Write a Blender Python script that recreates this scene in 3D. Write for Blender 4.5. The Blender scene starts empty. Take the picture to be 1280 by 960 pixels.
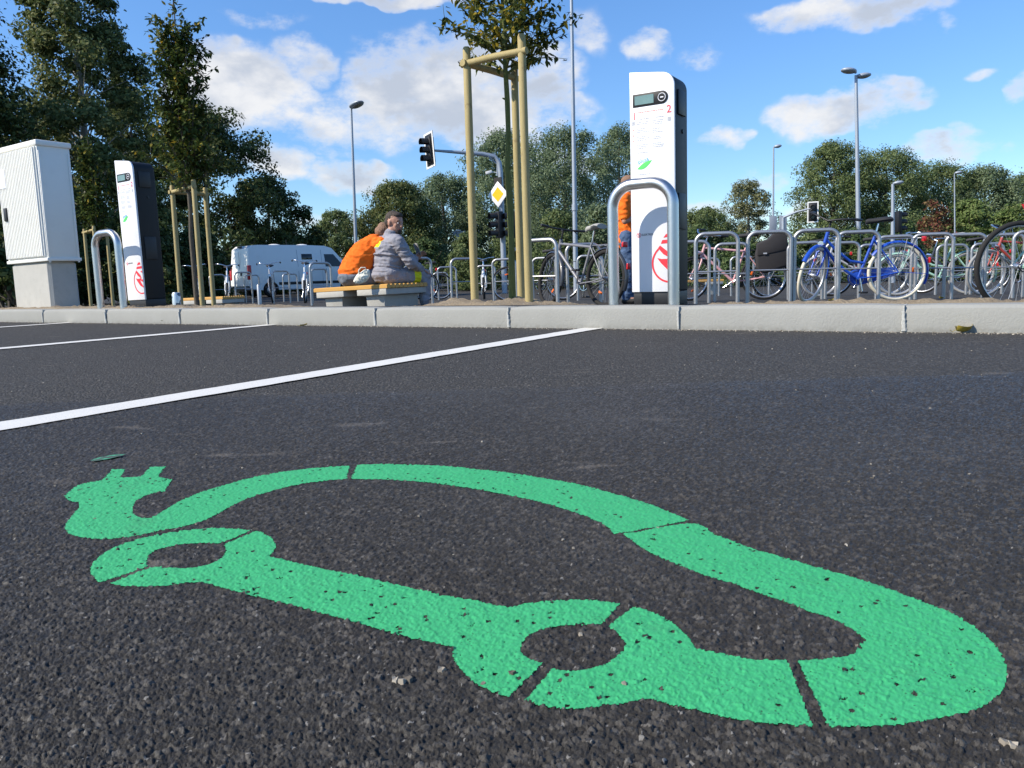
import bpy, bmesh, math, random
import numpy as np
from mathutils import Vector, Matrix, Euler, noise as mnoise
from mathutils.geometry import tessellate_polygon

random.seed(7)
RNG = np.random.default_rng(11)
sc = bpy.context.scene
COL = sc.collection
R = math.radians

# ------------------------------------------------------------------ camera
FPX, W0, H0 = 965.0, 1280.0, 960.0          # focal length in pixels of a 1280 wide frame
PPY = 455.0                                  # optical axis row (the lens is shifted slightly)
CAMZ = 0.30
PITCH = math.atan(110.0 / FPX)
ROLL = R(1.77)
F0 = Vector((0, math.cos(PITCH), -math.sin(PITCH)))
U0 = Vector((0, math.sin(PITCH), math.cos(PITCH)))
R0 = Vector((1, 0, 0))
CR = R0 * math.cos(ROLL) - U0 * math.sin(ROLL)
CU = U0 * math.cos(ROLL) + R0 * math.sin(ROLL)
cam = bpy.data.cameras.new('camera')
cam.sensor_width = 36.0
cam.lens = 36.0 * FPX / W0
cam.shift_y = (PPY - H0 / 2) / W0
cam.clip_start, cam.clip_end = 0.02, 5000
camo = bpy.data.objects.new('camera', cam)
COL.objects.link(camo)
camo.matrix_world = Matrix(((CR.x, CU.x, -F0.x, 0), (CR.y, CU.y, -F0.y, 0), (CR.z, CU.z, -F0.z, CAMZ), (0, 0, 0, 1)))
sc.camera = camo

# ------------------------------------------------------------------ sun, exposure
SUN_EL = 38.0
SUN_H = Vector((0.936, 0.351, 0)).normalized()        # horizontal direction the light travels in
sun = bpy.data.lights.new('sun', 'SUN')
sun.energy = 4.5
sun.angle = R(0.53)
sun.color = (1.0, 0.92, 0.79)
suno = bpy.data.objects.new('sun', sun)
COL.objects.link(suno)
travel = Vector((SUN_H.x * math.cos(R(SUN_EL)), SUN_H.y * math.cos(R(SUN_EL)), -math.sin(R(SUN_EL))))
suno.rotation_euler = travel.to_track_quat('-Z', 'Y').to_euler()
SUN_AZ = math.atan2(-SUN_H.x, -SUN_H.y)
vs = sc.view_settings
vs.view_transform = 'Standard'
vs.look = 'None'
vs.exposure = 0.46
vs.gamma = 1.0
vs.use_curve_mapping = False
sc.cycles.max_bounces = 6
sc.cycles.transparent_max_bounces = 6
sc.cycles.use_denoising = True

# ------------------------------------------------------------------ node helpers
class NT:
    def __init__(s, nt):
        s.nt = nt
    def n(s, typ, **kw):
        nd = s.nt.nodes.new(typ)
        for k, v in kw.items():
            setattr(nd, k, v)
        return nd
    def l(s, a, b):
        s.nt.links.new(a, b)
    def val(s, sock, v):
        if hasattr(v, 'is_linked') or isinstance(v, bpy.types.NodeSocket):
            s.l(v, sock)
        else:
            sock.default_value = v
    def math(s, op, a, b=0.0, c=None, clamp=False):
        nd = s.n('ShaderNodeMath', operation=op)
        nd.use_clamp = clamp
        s.val(nd.inputs[0], a)
        s.val(nd.inputs[1], b)
        if c is not None:
            s.val(nd.inputs[2], c)
        return nd.outputs[0]
    def mix(s, fac, a, b, mode='MIX'):
        nd = s.n('ShaderNodeMix', data_type='RGBA', blend_type=mode)
        s.val(nd.inputs['Factor'], fac)
        for sock, v in ((nd.inputs[6], a), (nd.inputs[7], b)):
            if isinstance(v, (tuple, list)):
                sock.default_value = tuple(v) + ((1,) if len(v) == 3 else ())
            else:
                s.l(v, sock)
        return nd.outputs[2]
    def ss(s, x, lo, hi):
        nd = s.n('ShaderNodeMapRange', interpolation_type='SMOOTHSTEP')
        s.val(nd.inputs[0], x)
        s.val(nd.inputs[1], lo)
        s.val(nd.inputs[2], hi)
        return nd.outputs[0]
    def noise(s, scale, detail=3, rough=0.55, vec=None, dim='3D'):
        nd = s.n('ShaderNodeTexNoise')
        nd.inputs['Scale'].default_value = scale
        nd.inputs['Detail'].default_value = detail
        nd.inputs['Roughness'].default_value = rough
        if vec is not None:
            s.l(vec, nd.inputs['Vector'])
        return nd.outputs[0]
    def voro(s, scale, vec=None, feature='F1', out='Distance'):
        nd = s.n('ShaderNodeTexVoronoi', feature=feature)
        nd.inputs['Scale'].default_value = scale
        if vec is not None:
            s.l(vec, nd.inputs['Vector'])
        return nd.outputs[out]
    def bump(s, h, strength=0.3, dist=0.01, nrm=None):
        nd = s.n('ShaderNodeBump')
        nd.inputs['Strength'].default_value = strength
        nd.inputs['Distance'].default_value = dist
        s.l(h, nd.inputs['Height'])
        if nrm is not None:
            s.l(nrm, nd.inputs['Normal'])
        return nd.outputs[0]

def new_mat(name):
    m = bpy.data.materials.new(name)
    m.use_nodes = True
    nt = NT(m.node_tree)
    b = m.node_tree.nodes['Principled BSDF']
    return m, nt, b

def rgb(c):
    return tuple(c) + (1,)

def simple(name, col, rough=0.5, metal=0.0, var=0.12, vscale=6.0, bump=0.0, bscale=60.0, spec=0.5, coat=0.0, dirt=0.0):
    m, nt, b = new_mat(name)
    tc = nt.n('ShaderNodeTexCoord').outputs['Object']
    n1 = nt.noise(vscale, 5, 0.6, tc)
    lo = tuple(c * (1 - var) for c in col)
    hi = tuple(min(1, c * (1 + var)) for c in col)
    c = nt.mix(n1, lo, hi)
    if dirt:
        d = nt.ss(nt.noise(vscale * 2.3, 6, 0.7, tc), 0.5, 0.75)
        c = nt.mix(nt.math('MULTIPLY', d, dirt), c, (0.12, 0.10, 0.075))
    nt.l(c, b.inputs['Base Color'])
    b.inputs['Metallic'].default_value = metal
    b.inputs['Specular IOR Level'].default_value = spec
    b.inputs['Coat Weight'].default_value = coat
    nt.l(nt.math('MULTIPLY_ADD', n1, rough * 0.3, rough * 0.85), b.inputs['Roughness'])
    if bump:
        nt.l(nt.bump(nt.noise(bscale, 4, 0.6, tc), bump, 0.01), b.inputs['Normal'])
    return m

# ------------------------------------------------------------------ pixel / ground helpers (photograph coordinates -> place)
def ray(x, y):
    return F0 + CR * ((x - W0 / 2) / FPX) + CU * ((PPY - y) / FPX)
def pt(x, y, Y):
    d = ray(x, y)
    return Vector((0, 0, CAMZ)) + d * (Y / d.y)
def proj(p):
    q = Vector(p) - Vector((0, 0, CAMZ))
    z = q.dot(F0)
    return (W0 / 2 + FPX * q.dot(CR) / z, PPY - FPX * q.dot(CU) / z)
def road_pt(x, y):
    d = ray(x, y)
    t = -CAMZ / d.z
    return Vector((0, 0, CAMZ)) + d * t
K = Vector((-1530, FPX, 0)).normalized()       # along the kerb, away to the left
N = Vector((-K.y * -1, -K.x, 0)).normalized()  # across the kerb, away from the car park
if N.y < 0:
    N = -N
P0 = Vector((0, 4.5, 0))
KERB_ROT = math.atan2(-K.y, -K.x)              # local x = right along the kerb as seen from the car park
def sdist(X, Y):
    return (Vector((X, Y, 0)) - P0).dot(N)
PROF = [(0.0, .12), (.15, .12), (.6, .105), (1.2, .045), (2.6, -.085), (5.2, -.11), (16, -.33), (40, -.36), (900, -.36)]
def zp(X, Y):
    s = sdist(X, Y)
    if s <= 0:
        return 0.0
    for (a, za), (b, zb) in zip(PROF, PROF[1:]):
        if s <= b:
            return za + (zb - za) * (s - a) / (b - a)
    return PROF[-1][1]
def gnd(x, Y):
    """point of the plaza whose picture column is x at depth Y"""
    z = -.1
    for _ in range(6):
        # y row for this z at depth Y, column x
        X = 0.0
        lo = pt(x, 360, Y)
        d1 = pt(x, 460, Y)
        t = (z - lo.z) / (d1.z - lo.z)
        p = lo + (d1 - lo) * t
        z = zp(p.x, p.y)
    return Vector((p.x, Y, z))

# ------------------------------------------------------------------ mesh builder
def frame_of(d):
    d = d.normalized()
    a = Vector((0, 0, 1)) if abs(d.z) < 0.95 else Vector((1, 0, 0))
    u = d.cross(a).normalized()
    return u, d.cross(u).normalized()

class MB:
    def __init__(s):
        s.v, s.f, s.m = [], [], []
    def add(s, verts, faces, mi=0, M=None):
        o = len(s.v)
        s.v += [tuple(M @ Vector(p)) if M else tuple(p) for p in verts]
        s.f += [tuple(i + o for i in f) for f in faces]
        s.m += [mi] * len(faces)
        return s
    def box(s, c, size, mi=0, M=None, rz=0, taper=1.0):
        x, y, z = size[0] / 2, size[1] / 2, size[2] / 2
        vs_ = [(sx * x * (taper if sz > 0 else 1), sy * y * (taper if sz > 0 else 1), sz * z) for sz in (-1, 1) for sx, sy in ((-1, -1), (1, -1), (1, 1), (-1, 1))]
        T = Matrix.Translation(c) @ Matrix.Rotation(rz, 4, 'Z')
        if M:
            T = M @ T
        return s.add(vs_, [(3, 2, 1, 0), (4, 5, 6, 7), (0, 1, 5, 4), (1, 2, 6, 5), (2, 3, 7, 6), (3, 0, 4, 7)], mi, T)
    def tube(s, pts, r, n=8, mi=0, caps=True, M=None, closed=False):
        pts = [Vector(p) for p in pts]
        k = len(pts)
        rs = [r] * k if isinstance(r, (int, float)) else list(r)
        vs_, fs = [], []
        pu = None
        for i, p in enumerate(pts):
            if closed:
                d = pts[(i + 1) % k] - pts[i - 1]
            else:
                d = pts[min(i + 1, k - 1)] - pts[max(i - 1, 0)]
            if d.length < 1e-9:
                d = Vector((0, 0, 1))
            d.normalize()
            if pu is None:
                u, w = frame_of(d)
            else:
                u = (pu - d * pu.dot(d))
                if u.length < 1e-6:
                    u, w = frame_of(d)
                u.normalize()
                w = d.cross(u).normalized()
            pu = u
            for j in range(n):
                a = 2 * math.pi * j / n
                vs_.append(p + (u * math.cos(a) + w * math.sin(a)) * rs[i])
        for i in range(k if closed else k - 1):
            for j in range(n):
                a, b = i * n + j, i * n + (j + 1) % n
                c, d_ = ((i + 1) % k) * n + (j + 1) % n, ((i + 1) % k) * n + j
                fs.append((a, b, c, d_))
        if caps and not closed:
            fs.append(tuple(range(n - 1, -1, -1)))
            fs.append(tuple((k - 1) * n + j for j in range(n)))
        return s.add(vs_, fs, mi, M)
    def ring(s, c, Rr, r, nR=36, nr=8, mi=0, axis='Y', M=None, sq=1.0):
        vs_, fs = [], []
        for i in range(nR):
            a = 2 * math.pi * i / nR
            for j in range(nr):
                b = 2 * math.pi * j / nr
                rr = Rr + r * math.cos(b)
                h = r * sq * math.sin(b)
                if axis == 'Y':
                    p = (rr * math.cos(a), h, rr * math.sin(a))
                elif axis == 'Z':
                    p = (rr * math.cos(a), rr * math.sin(a), h)
                else:
                    p = (h, rr * math.cos(a), rr * math.sin(a))
                vs_.append(Vector(p) + Vector(c))
        for i in range(nR):
            for j in range(nr):
                fs.append((i * nr + j, ((i + 1) % nR) * nr + j, ((i + 1) % nR) * nr + (j + 1) % nr, i * nr + (j + 1) % nr))
        return s.add(vs_, fs, mi, M)
    def ball(s, c, rad, n=12, mi=0, M=None):
        rx, ry, rz = (rad,) * 3 if isinstance(rad, (int, float)) else rad
        vs_, fs = [], []
        m = max(4, n // 2)
        vs_.append((c[0], c[1], c[2] + rz))
        for i in range(1, m):
            t = math.pi * i / m
            for j in range(n):
                a = 2 * math.pi * j / n
                vs_.append((c[0] + rx * math.sin(t) * math.cos(a), c[1] + ry * math.sin(t) * math.sin(a), c[2] + rz * math.cos(t)))
        vs_.append((c[0], c[1], c[2] - rz))
        for j in range(n):
            fs.append((0, 1 + j, 1 + (j + 1) % n))
            for i in range(m - 2):
                a = 1 + i * n
                fs.append((a + j, a + n + j, a + n + (j + 1) % n, a + (j + 1) % n))
            a = 1 + (m - 2) * n
            fs.append((a + j, len(vs_) - 1, a + (j + 1) % n))
        return s.add(vs_, fs, mi, M)
    def prism(s, poly, y0, y1, mi=0, M=None, mi_cap=None):
        """poly in the x-z plane, extruded from y0 to y1"""
        n = len(poly)
        vs_ = [(p[0], y0, p[1]) for p in poly] + [(p[0], y1, p[1]) for p in poly]
        area = sum(poly[i][0] * poly[(i + 1) % n][1] - poly[(i + 1) % n][0] * poly[i][1] for i in range(n))
        tri = tessellate_polygon([[Vector((p[0], p[1], 0)) for p in poly]])
        o = len(s.v)
        sides = [(i, (i + 1) % n, n + (i + 1) % n, n + i) for i in range(n)]
        s.add(vs_, sides, mi, M)
        s.m_extra = None
        caps = [tuple(t) for t in tri] + [tuple(n + i for i in reversed(t)) for t in tri]
        s.f += [tuple(i + o for i in f) for f in caps]
        s.m += [mi if mi_cap is None else mi_cap] * len(caps)
        return s
    def build(s, name, mats, parent=None, bevel=0.0, smooth=35, seg=2):
        me = bpy.data.meshes.new(name)
        me.from_pydata(s.v, [], s.f)
        for m in (mats if isinstance(mats, (list, tuple)) else [mats]):
            me.materials.append(m)
        me.polygons.foreach_set('material_index', s.m)
        bm = bmesh.new()
        bm.from_mesh(me)
        bmesh.ops.recalc_face_normals(bm, faces=bm.faces)
        if bevel:
            es = [e for e in bm.edges if len(e.link_faces) == 2 and e.calc_face_angle(0) > R(28)]
            bmesh.ops.bevel(bm, geom=es, offset=bevel, segments=seg, affect='EDGES', profile=0.5, clamp_overlap=True)
        bm.to_mesh(me)
        bm.free()
        return finish(name, me, parent, smooth)

def finish(name, me, parent=None, smooth=35):
    if smooth:
        me.polygons.foreach_set('use_smooth', [True] * len(me.polygons))
        me.set_sharp_from_angle(angle=R(smooth))
    o = bpy.data.objects.new(name, me)
    COL.objects.link(o)
    if parent:
        o.parent = parent
    return o

def np_mesh(name, verts, faces, mats, parent=None, smooth=False, mi=None):
    """fast mesh from arrays; faces: (n, k)"""
    me = bpy.data.meshes.new(name)
    nf, k = faces.shape
    me.vertices.add(len(verts))
    me.vertices.foreach_set('co', np.ascontiguousarray(verts, dtype=np.float32).ravel())
    me.loops.add(nf * k)
    me.loops.foreach_set('vertex_index', np.ascontiguousarray(faces, dtype=np.int32).ravel())
    me.polygons.add(nf)
    me.polygons.foreach_set('loop_start', np.arange(0, nf * k, k, dtype=np.int32))
    if mi is not None:
        me.polygons.foreach_set('material_index', np.ascontiguousarray(mi, dtype=np.int32))
    for m in (mats if isinstance(mats, (list, tuple)) else [mats]):
        me.materials.append(m)
    if smooth:
        me.polygons.foreach_set('use_smooth', np.ones(nf, dtype=bool))
    me.update(calc_edges=True)
    me.validate()
    o = bpy.data.objects.new(name, me)
    COL.objects.link(o)
    if parent:
        o.parent = parent
    return o

def tag(o, label=None, cat=None, group=None, kind=None):
    if label: o['label'] = label
    if cat: o['category'] = cat
    if group: o['group'] = group
    if kind: o['kind'] = kind
    return o

def empty(name, loc=(0, 0, 0), rz=0.0, label=None, cat=None, group=None):
    o = bpy.data.objects.new(name, None)
    o.empty_display_size = 0.2
    COL.objects.link(o)
    o.location = loc
    o.rotation_euler = (0, 0, rz)
    return tag(o, label, cat, group)

def copy_tree(o, parent=None):
    c = o.copy()
    COL.objects.link(c)
    c.parent = parent
    for ch in list(o.children):
        copy_tree(ch, c)
    return c

def arc(cx, cz, r, a0, a1, n):
    return [(cx + r * math.cos(a0 + (a1 - a0) * i / n), cz + r * math.sin(a0 + (a1 - a0) * i / n)) for i in range(n + 1)]

def text_mesh(name, txt, size, mat, parent, loc, rot=(R(90), 0, 0), depth=0.0006, align='LEFT'):
    cu = bpy.data.curves.new(name, 'FONT')
    cu.body = txt
    cu.size = size
    cu.extrude = depth
    cu.align_x = align
    cu.resolution_u = 3
    tmp = bpy.data.objects.new(name + '_src', cu)
    COL.objects.link(tmp)
    dg = bpy.context.evaluated_depsgraph_get()
    me = bpy.data.meshes.new_from_object(tmp.evaluated_get(dg))
    bpy.data.objects.remove(tmp)
    me.materials.clear()
    me.materials.append(mat)
    o = bpy.data.objects.new(name, me)
    COL.objects.link(o)
    o.parent = parent
    o.location = loc
    o.rotation_euler = rot
    return o

# ------------------------------------------------------------------ sky with clouds (all in directions, infinitely far)
world = bpy.data.worlds.new('World')
sc.world = world
world.use_nodes = True
wt = NT(world.node_tree)
bg = world.node_tree.nodes['Background']
SKY_STRENGTH = 0.137
sky = wt.n('ShaderNodeTexSky', sky_type='NISHITA')
sky.sun_disc = False
sky.sun_elevation = R(SUN_EL)
sky.sun_rotation = SUN_AZ
sky.altitude = 200
sky.air_density = 1.0
sky.dust_density = 0.1
sky.ozone_density = 1.6
wdir = wt.n('ShaderNodeTexCoord').outputs['Generated']
sep = wt.n('ShaderNodeSeparateXYZ')
wt.l(wdir, sep.inputs[0])
# tangent-plane style coordinates of a direction: azimuth and elevation
az = wt.math('ARCTAN2', sep.outputs[0], sep.outputs[1])
el = wt.math('ARCSINE', sep.outputs[2])
CLOUDS = [  # column, row, half width, half height, weight
    (560, 115, 150, 85, 1.15), (480, 130, 80, 60, .95), (625, 150, 85, 60, .9), (300, 110, 88, 62, 1.1), (400, 150, 70, 50, .75), (690, 105, 45, 50, .6), (370, 70, 50, 30, .6), (265, 125, 50, 48, .7), (330, 95, 40, 40, .7),
    (345, 205, 45, 28, .9), (440, 215, 65, 24, .9), (470, 0, 120, 14, .8), (715, 150, 55, 35, .55), (740, 45, 30, 35, .35), (1080, 8, 150, 30, 1.0),
    (810, 62, 34, 20, .8), (880, 76, 40, 18, .45), (1060, 135, 100, 36, 1.0), (1010, 138, 60, 22, .7), (905, 165, 42, 16, .75), (1195, 190, 80, 22, .85),
    (1285, 118, 30, 26, .9), (410, 180, 60, 20, .5), (945, 220, 45, 18, .5), (1230, 97, 28, 8, .4), (325, 25, 60, 12, .4), (1195, 20, 14, 22, .5),
    (240, 180, 50, 40, .7), (1010, 262, 45, 14, .5), (415, 268, 60, 14, .6), (900, 262, 60, 12, .4), (700, 215, 80, 26, .5),
    (1500, 100, 140, 60, 1.0), (-250, 80, 160, 60, 1.0), (1750, 180, 180, 40, .9), (-600, 150, 200, 50, .9), (640, -260, 260, 70, .9), (200, -330, 160, 50, .8), (1250, -300, 200, 60, .8),
]
acc = None
warp = wt.noise(9.0, 4, 0.6, wdir)
warp2 = wt.noise(7.3, 4, 0.6, wt.n('ShaderNodeVectorMath', operation='ADD').outputs[0])
vm = [n for n in world.node_tree.nodes if n.type == 'VECT_MATH'][0]
wt.l(wdir, vm.inputs[0])
vm.inputs[1].default_value = (3.7, 1.9, 5.1)
azw = wt.math('ADD', az, wt.math('MULTIPLY_ADD', warp, 0.10, -0.05))
elw = wt.math('ADD', el, wt.math('MULTIPLY_ADD', warp2, 0.08, -0.04))
for (cx, cy, hw, hh, wgt) in CLOUDS:
    d = ray(cx, cy).normalized()
    a0 = math.atan2(d.x, d.y)
    e0 = math.asin(d.z)
    dl = ray(cx + hw, cy).normalized()
    du = ray(cx, cy - hh).normalized()
    ra = max(abs(math.atan2(dl.x, dl.y) - a0), 0.012)
    re = max(abs(math.asin(du.z) - e0), 0.008)
    p = wt.math('DIVIDE', wt.math('SUBTRACT', azw, a0), ra)
    q = wt.math('DIVIDE', wt.math('SUBTRACT', elw, e0), re)
    r2 = wt.math('ADD', wt.math('MULTIPLY', p, p), wt.math('MULTIPLY', q, q))
    # soft bump falling to zero outside the ellipse
    g = wt.math('MULTIPLY', wt.math('SUBTRACT', 1.25, r2, clamp=False), 0.8)
    g = wt.math('MULTIPLY', wt.math('MAXIMUM', g, 0.0), wgt)
    acc = g if acc is None else wt.math('MAXIMUM', acc, g)
mp = wt.n('ShaderNodeMapping')
mp.inputs['Scale'].default_value = (1, 1, 1.7)
wt.l(wdir, mp.inputs[0])
fb = wt.noise(16.0, 8, 0.62, mp.outputs[0])
fb2 = wt.noise(42.0, 6, 0.6, mp.outputs[0])
dens = wt.math('ADD', acc, wt.math('MULTIPLY_ADD', fb, 2.6, -1.24))
dens = wt.math('ADD', dens, wt.math('MULTIPLY_ADD', fb2, 0.8, -0.40))
# the billows never reach where no cloud bank is
dens = wt.math('MULTIPLY', dens, wt.ss(acc, 0.0, 0.30))
cover = wt.ss(dens, -0.05, 1.10)
thick = wt.ss(dens, 0.30, 1.05)
shade_n = wt.noise(11.0, 5, 0.55, mp.outputs[0])
grey = wt.math('MULTIPLY', thick, wt.ss(shade_n, 0.38, 0.64))
ccol = wt.mix(grey, (4.9, 4.9, 4.95), (2.95, 3.25, 3.8))
hsv = wt.n('ShaderNodeHueSaturation')
hsv.inputs['Saturation'].default_value = 1.24
hsv.inputs['Value'].default_value = 1.0
wt.l(sky.outputs[0], hsv.inputs['Color'])
tcol = wt.mix(wt.ss(el, 0.0, 0.42), (0.62, 0.74, 0.90), (0.98, 1.0, 1.12))
tint = wt.mix(1.0, hsv.outputs[0], tcol, 'MULTIPLY')
skymix = wt.mix(wt.math('MULTIPLY', cover, 0.95), tint, ccol)
wt.l(skymix, bg.inputs[0])
bg.inputs[1].default_value = SKY_STRENGTH

# ================================================================== ground, road, kerb
def asphalt(name, base=0.05, stone=0.085, scale=105.0, bumpd=0.006, far=False):
    m, nt, b = new_mat(name)
    tc = nt.n('ShaderNodeTexCoord').outputs['Object']
    v1 = nt.n('ShaderNodeTexVoronoi', feature='F1')
    v1.inputs['Scale'].default_value = scale
    nt.l(tc, v1.inputs['Vector'])
    cell = nt.n('ShaderNodeSeparateColor')
    nt.l(v1.outputs['Color'], cell.inputs[0])
    big = nt.noise(0.9, 5, 0.6, tc)
    mid = nt.noise(14.0, 4, 0.6, tc)
    fine = nt.noise(420.0, 3, 0.6, tc)
    stonemask = nt.ss(cell.outputs[0], 0.55, 1.0)
    c = nt.mix(stonemask, (base * .90, base * .85, base * .79), (stone * 1.06, stone * 1.0, stone * .92))
    bright = nt.ss(cell.outputs[1], 0.93, 0.985)
    c = nt.mix(nt.math('MULTIPLY', bright, 0.6), c, (0.22, 0.215, 0.2))
    c = nt.mix(nt.math('MULTIPLY', nt.ss(big, 0.45, 0.7), 0.30), c, (0.098, 0.090, 0.078))
    c = nt.mix(nt.math('MULTIPLY', nt.ss(nt.noise(62.0, 3, 0.7, tc), 0.42, 0.60), 0.42), c, (base * .55, base * .54, base * .53))
    c = nt.mix(nt.math('MULTIPLY', nt.ss(nt.voro(36.0, tc), 0.17, 0.06), 0.5), c, (0.17, 0.16, 0.145))
    # pale tyre scuffs and dusty streaks
    mp = nt.n('ShaderNodeMapping')
    mp.inputs['Rotation'].default_value = (0, 0, 0.3)
    mp.inputs['Scale'].default_value = (3.0, 9.0, 1)
    nt.l(tc, mp.inputs[0])
    st = nt.ss(nt.noise(1.3, 4, 0.5, mp.outputs[0]), 0.64, 0.74)
    c = nt.mix(nt.math('MULTIPLY', st, 0.5), c, (0.17, 0.15, 0.125))
    c = nt.mix(nt.math('MULTIPLY', nt.ss(fine, 0.35, 0.7), 0.35), c, (base * .5, base * .47, base * .42), 'MIX')
    nt.l(c, b.inputs['Base Color'])
    nt.l(nt.math('MULTIPLY_ADD', cell.outputs[2], 0.30, 0.60), b.inputs['Roughness'])
    b.inputs['Specular IOR Level'].default_value = 0.12
    h = nt.math('SUBTRACT', 1.0, v1.outputs['Distance'])
    h = nt.math('ADD', nt.math('MULTIPLY', h, nt.math('MULTIPLY_ADD', cell.outputs[0], .7, .4)), nt.math('MULTIPLY', fine, 0.35))
    h = nt.math('ADD', h, nt.math('MULTIPLY', mid, 0.5))
    nt.l(nt.bump(h, 0.9, bumpd), b.inputs['Normal'])
    return m

M_ROAD = asphalt('road_asphalt', base=.066, stone=.108, scale=140.0)
M_PLAZA = asphalt('plaza_asphalt', base=0.06, stone=0.085, scale=70.0)

def strip_mesh(svals, kvals, zfun):
    vs_, fs = [], []
    for s_ in svals:
        for k_ in kvals:
            p = P0 + N * s_ + K * k_
            vs_.append((p.x, p.y, zfun(s_, k_)))
    nk = len(kvals)
    for i in range(len(svals) - 1):
        for j in range(nk - 1):
            fs.append((i * nk + j, i * nk + j + 1, (i + 1) * nk + j + 1, (i + 1) * nk + j))
    return vs_, fs

def sheet(name, svals, kvals, zfun, mat):
    mb = MB()
    mb.add(*strip_mesh(svals, kvals, zfun))
    return tag(mb.build(name, mat, smooth=0), kind='structure')

def prof(s_):
    for (a, za), (b, zb) in zip(PROF, PROF[1:]):
        if s_ <= b:
            return za + (zb - za) * (s_ - a) / (b - a)
    return PROF[-1][1]

sheet('road', [-60, -20, -8, 0.06], [-80, -30, -8, 0, 8, 30, 80], lambda s_, k_: 0.0, M_ROAD)
sheet('plaza', [.14, .6, 1.2, 2.6, 5.2, 16, 40, 55], [-70, -20, -5, 5, 20, 45, 80], lambda s_, k_: prof(max(s_, .15)) - (0.01 if s_ < .3 else 0), M_PLAZA)

m, nt, b = new_mat('field_grass')
tc = nt.n('ShaderNodeTexCoord').outputs['Object']
nt.l(nt.mix(nt.noise(0.8, 6, 0.7, tc), (0.03, 0.045, 0.015), (0.075, 0.085, 0.035)), b.inputs['Base Color'])
b.inputs['Roughness'].default_value = 0.95
M_FIELD = m
sheet('ground', [-900, -59.9, 0.05], [-1500, -100, 100, 1500], lambda s_, k_: -0.4 if s_ > -100 else -0.4, M_FIELD)
sheet('field', [0.05, 12, 55, 200, 1600], [-1800, -300, -60, 60, 300, 1800], lambda s_, k_: -0.4, M_FIELD)

# ---- the near road surface with its stones as real relief --------------------------------
def worley(X, Y, cell, seed):
    """nearest and second nearest jittered point: distances, offset to the nearest and its random numbers"""
    gx, gy = X / cell, Y / cell
    ix, iy = np.floor(gx).astype(np.int64), np.floor(gy).astype(np.int64)
    best = np.full(X.shape, 9.0)
    sec = np.full(X.shape, 9.0)
    rnd = np.zeros(X.shape); ra = np.zeros(X.shape); ox = np.zeros(X.shape); oy = np.zeros(X.shape)
    def h(a, b_, k):
        v = (a * 374761393 + b_ * 668265263 + k * 2246822519 + seed * 3266489917) & 0xffffffff
        v = ((v ^ (v >> 13)) * 1274126177) & 0xffffffff
        v = ((v ^ (v >> 16)) * 2654435761) & 0xffffffff
        return ((v ^ (v >> 15)) & 0xffffff) / float(0x1000000)
    for dx in (-1, 0, 1):
        for dy in (-1, 0, 1):
            cx, cy = ix + dx, iy + dy
            qx, qy = gx - cx - h(cx, cy, 1), gy - cy - h(cx, cy, 2)
            d = np.sqrt(qx ** 2 + qy ** 2)
            mk = d < best
            sec = np.where(mk, best, np.minimum(sec, d))
            best = np.where(mk, d, best)
            rnd = np.where(mk, h(cx, cy, 3), rnd)
            ra = np.where(mk, h(cx, cy, 4), ra)
            ox = np.where(mk, qx, ox); oy = np.where(mk, qy, oy)
    return best, rnd, sec, ra, ox, oy

def relief(X, Y):
    h = 0
    outs = []
    wx = X + .0012 * np.sin(Y * 610 + 3 * np.sin(X * 380)); wy = Y + .0012 * np.sin(X * 570 + 3 * np.sin(Y * 410))
    for cell, seed, amp, tilt in ((.0052, 1, .0019, .0020), (.0026, 2, .0011, .0012)):
        d, r_, d2, ra, ox, oy = worley(wx, wy, cell, seed)
        gap = np.clip((d2 - d) / .34, 0, 1) ** .6          # flat topped broken stones with narrow gaps between them
        an = ra * 6.2832
        top = (.30 + .70 * r_) * amp + tilt * (ox * np.cos(an) + oy * np.sin(an))
        h = h + np.clip(top, 0, None) * gap
        outs.append(r_)
    d3, r3 = worley(X, Y, 0.045, 3)[:2]
    h = h + 0.0008 * (r3 - .5)
    return h, outs[0], outs[1]

def inside(poly, X, Y):
    res = np.zeros(X.shape, dtype=bool)
    n = len(poly)
    for i in range(n):
        x1, y1 = poly[i]
        x2, y2 = poly[(i + 1) % n]
        if y1 == y2:
            continue
        c = ((Y < y1) != (Y < y2)) & (X < (x2 - x1) * (Y - y1) / (y2 - y1) + x1)
        res ^= c
    return res

def smooth_poly(pts, corner=38):
    out = []
    n = len(pts)
    P = [Vector((p[0], p[1])) for p in pts]
    def is_c(i):
        a, b_ = P[i] - P[i - 1], P[(i + 1) % n] - P[i]
        return a.length > 0 and b_.length > 0 and abs(a.angle_signed(b_)) > R(corner)
    cor = [is_c(i) for i in range(n)]
    for i in range(n):
        p1, p2 = P[i], P[(i + 1) % n]
        p0 = P[i - 1] if not cor[i] else p1 - (p2 - p1)
        p3 = P[(i + 2) % n] if not cor[(i + 1) % n] else p2 + (p2 - p1)
        for k in range(6):
            t = k / 6
            out.append(0.5 * ((2 * p1) + (p2 - p0) * t + (2 * p0 - 5 * p1 + 4 * p2 - p3) * t * t + (3 * p1 - 3 * p2 + p0 * 1 * -1 + p3) * t ** 3))
    return [(q.x, q.y) for q in out]

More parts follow.
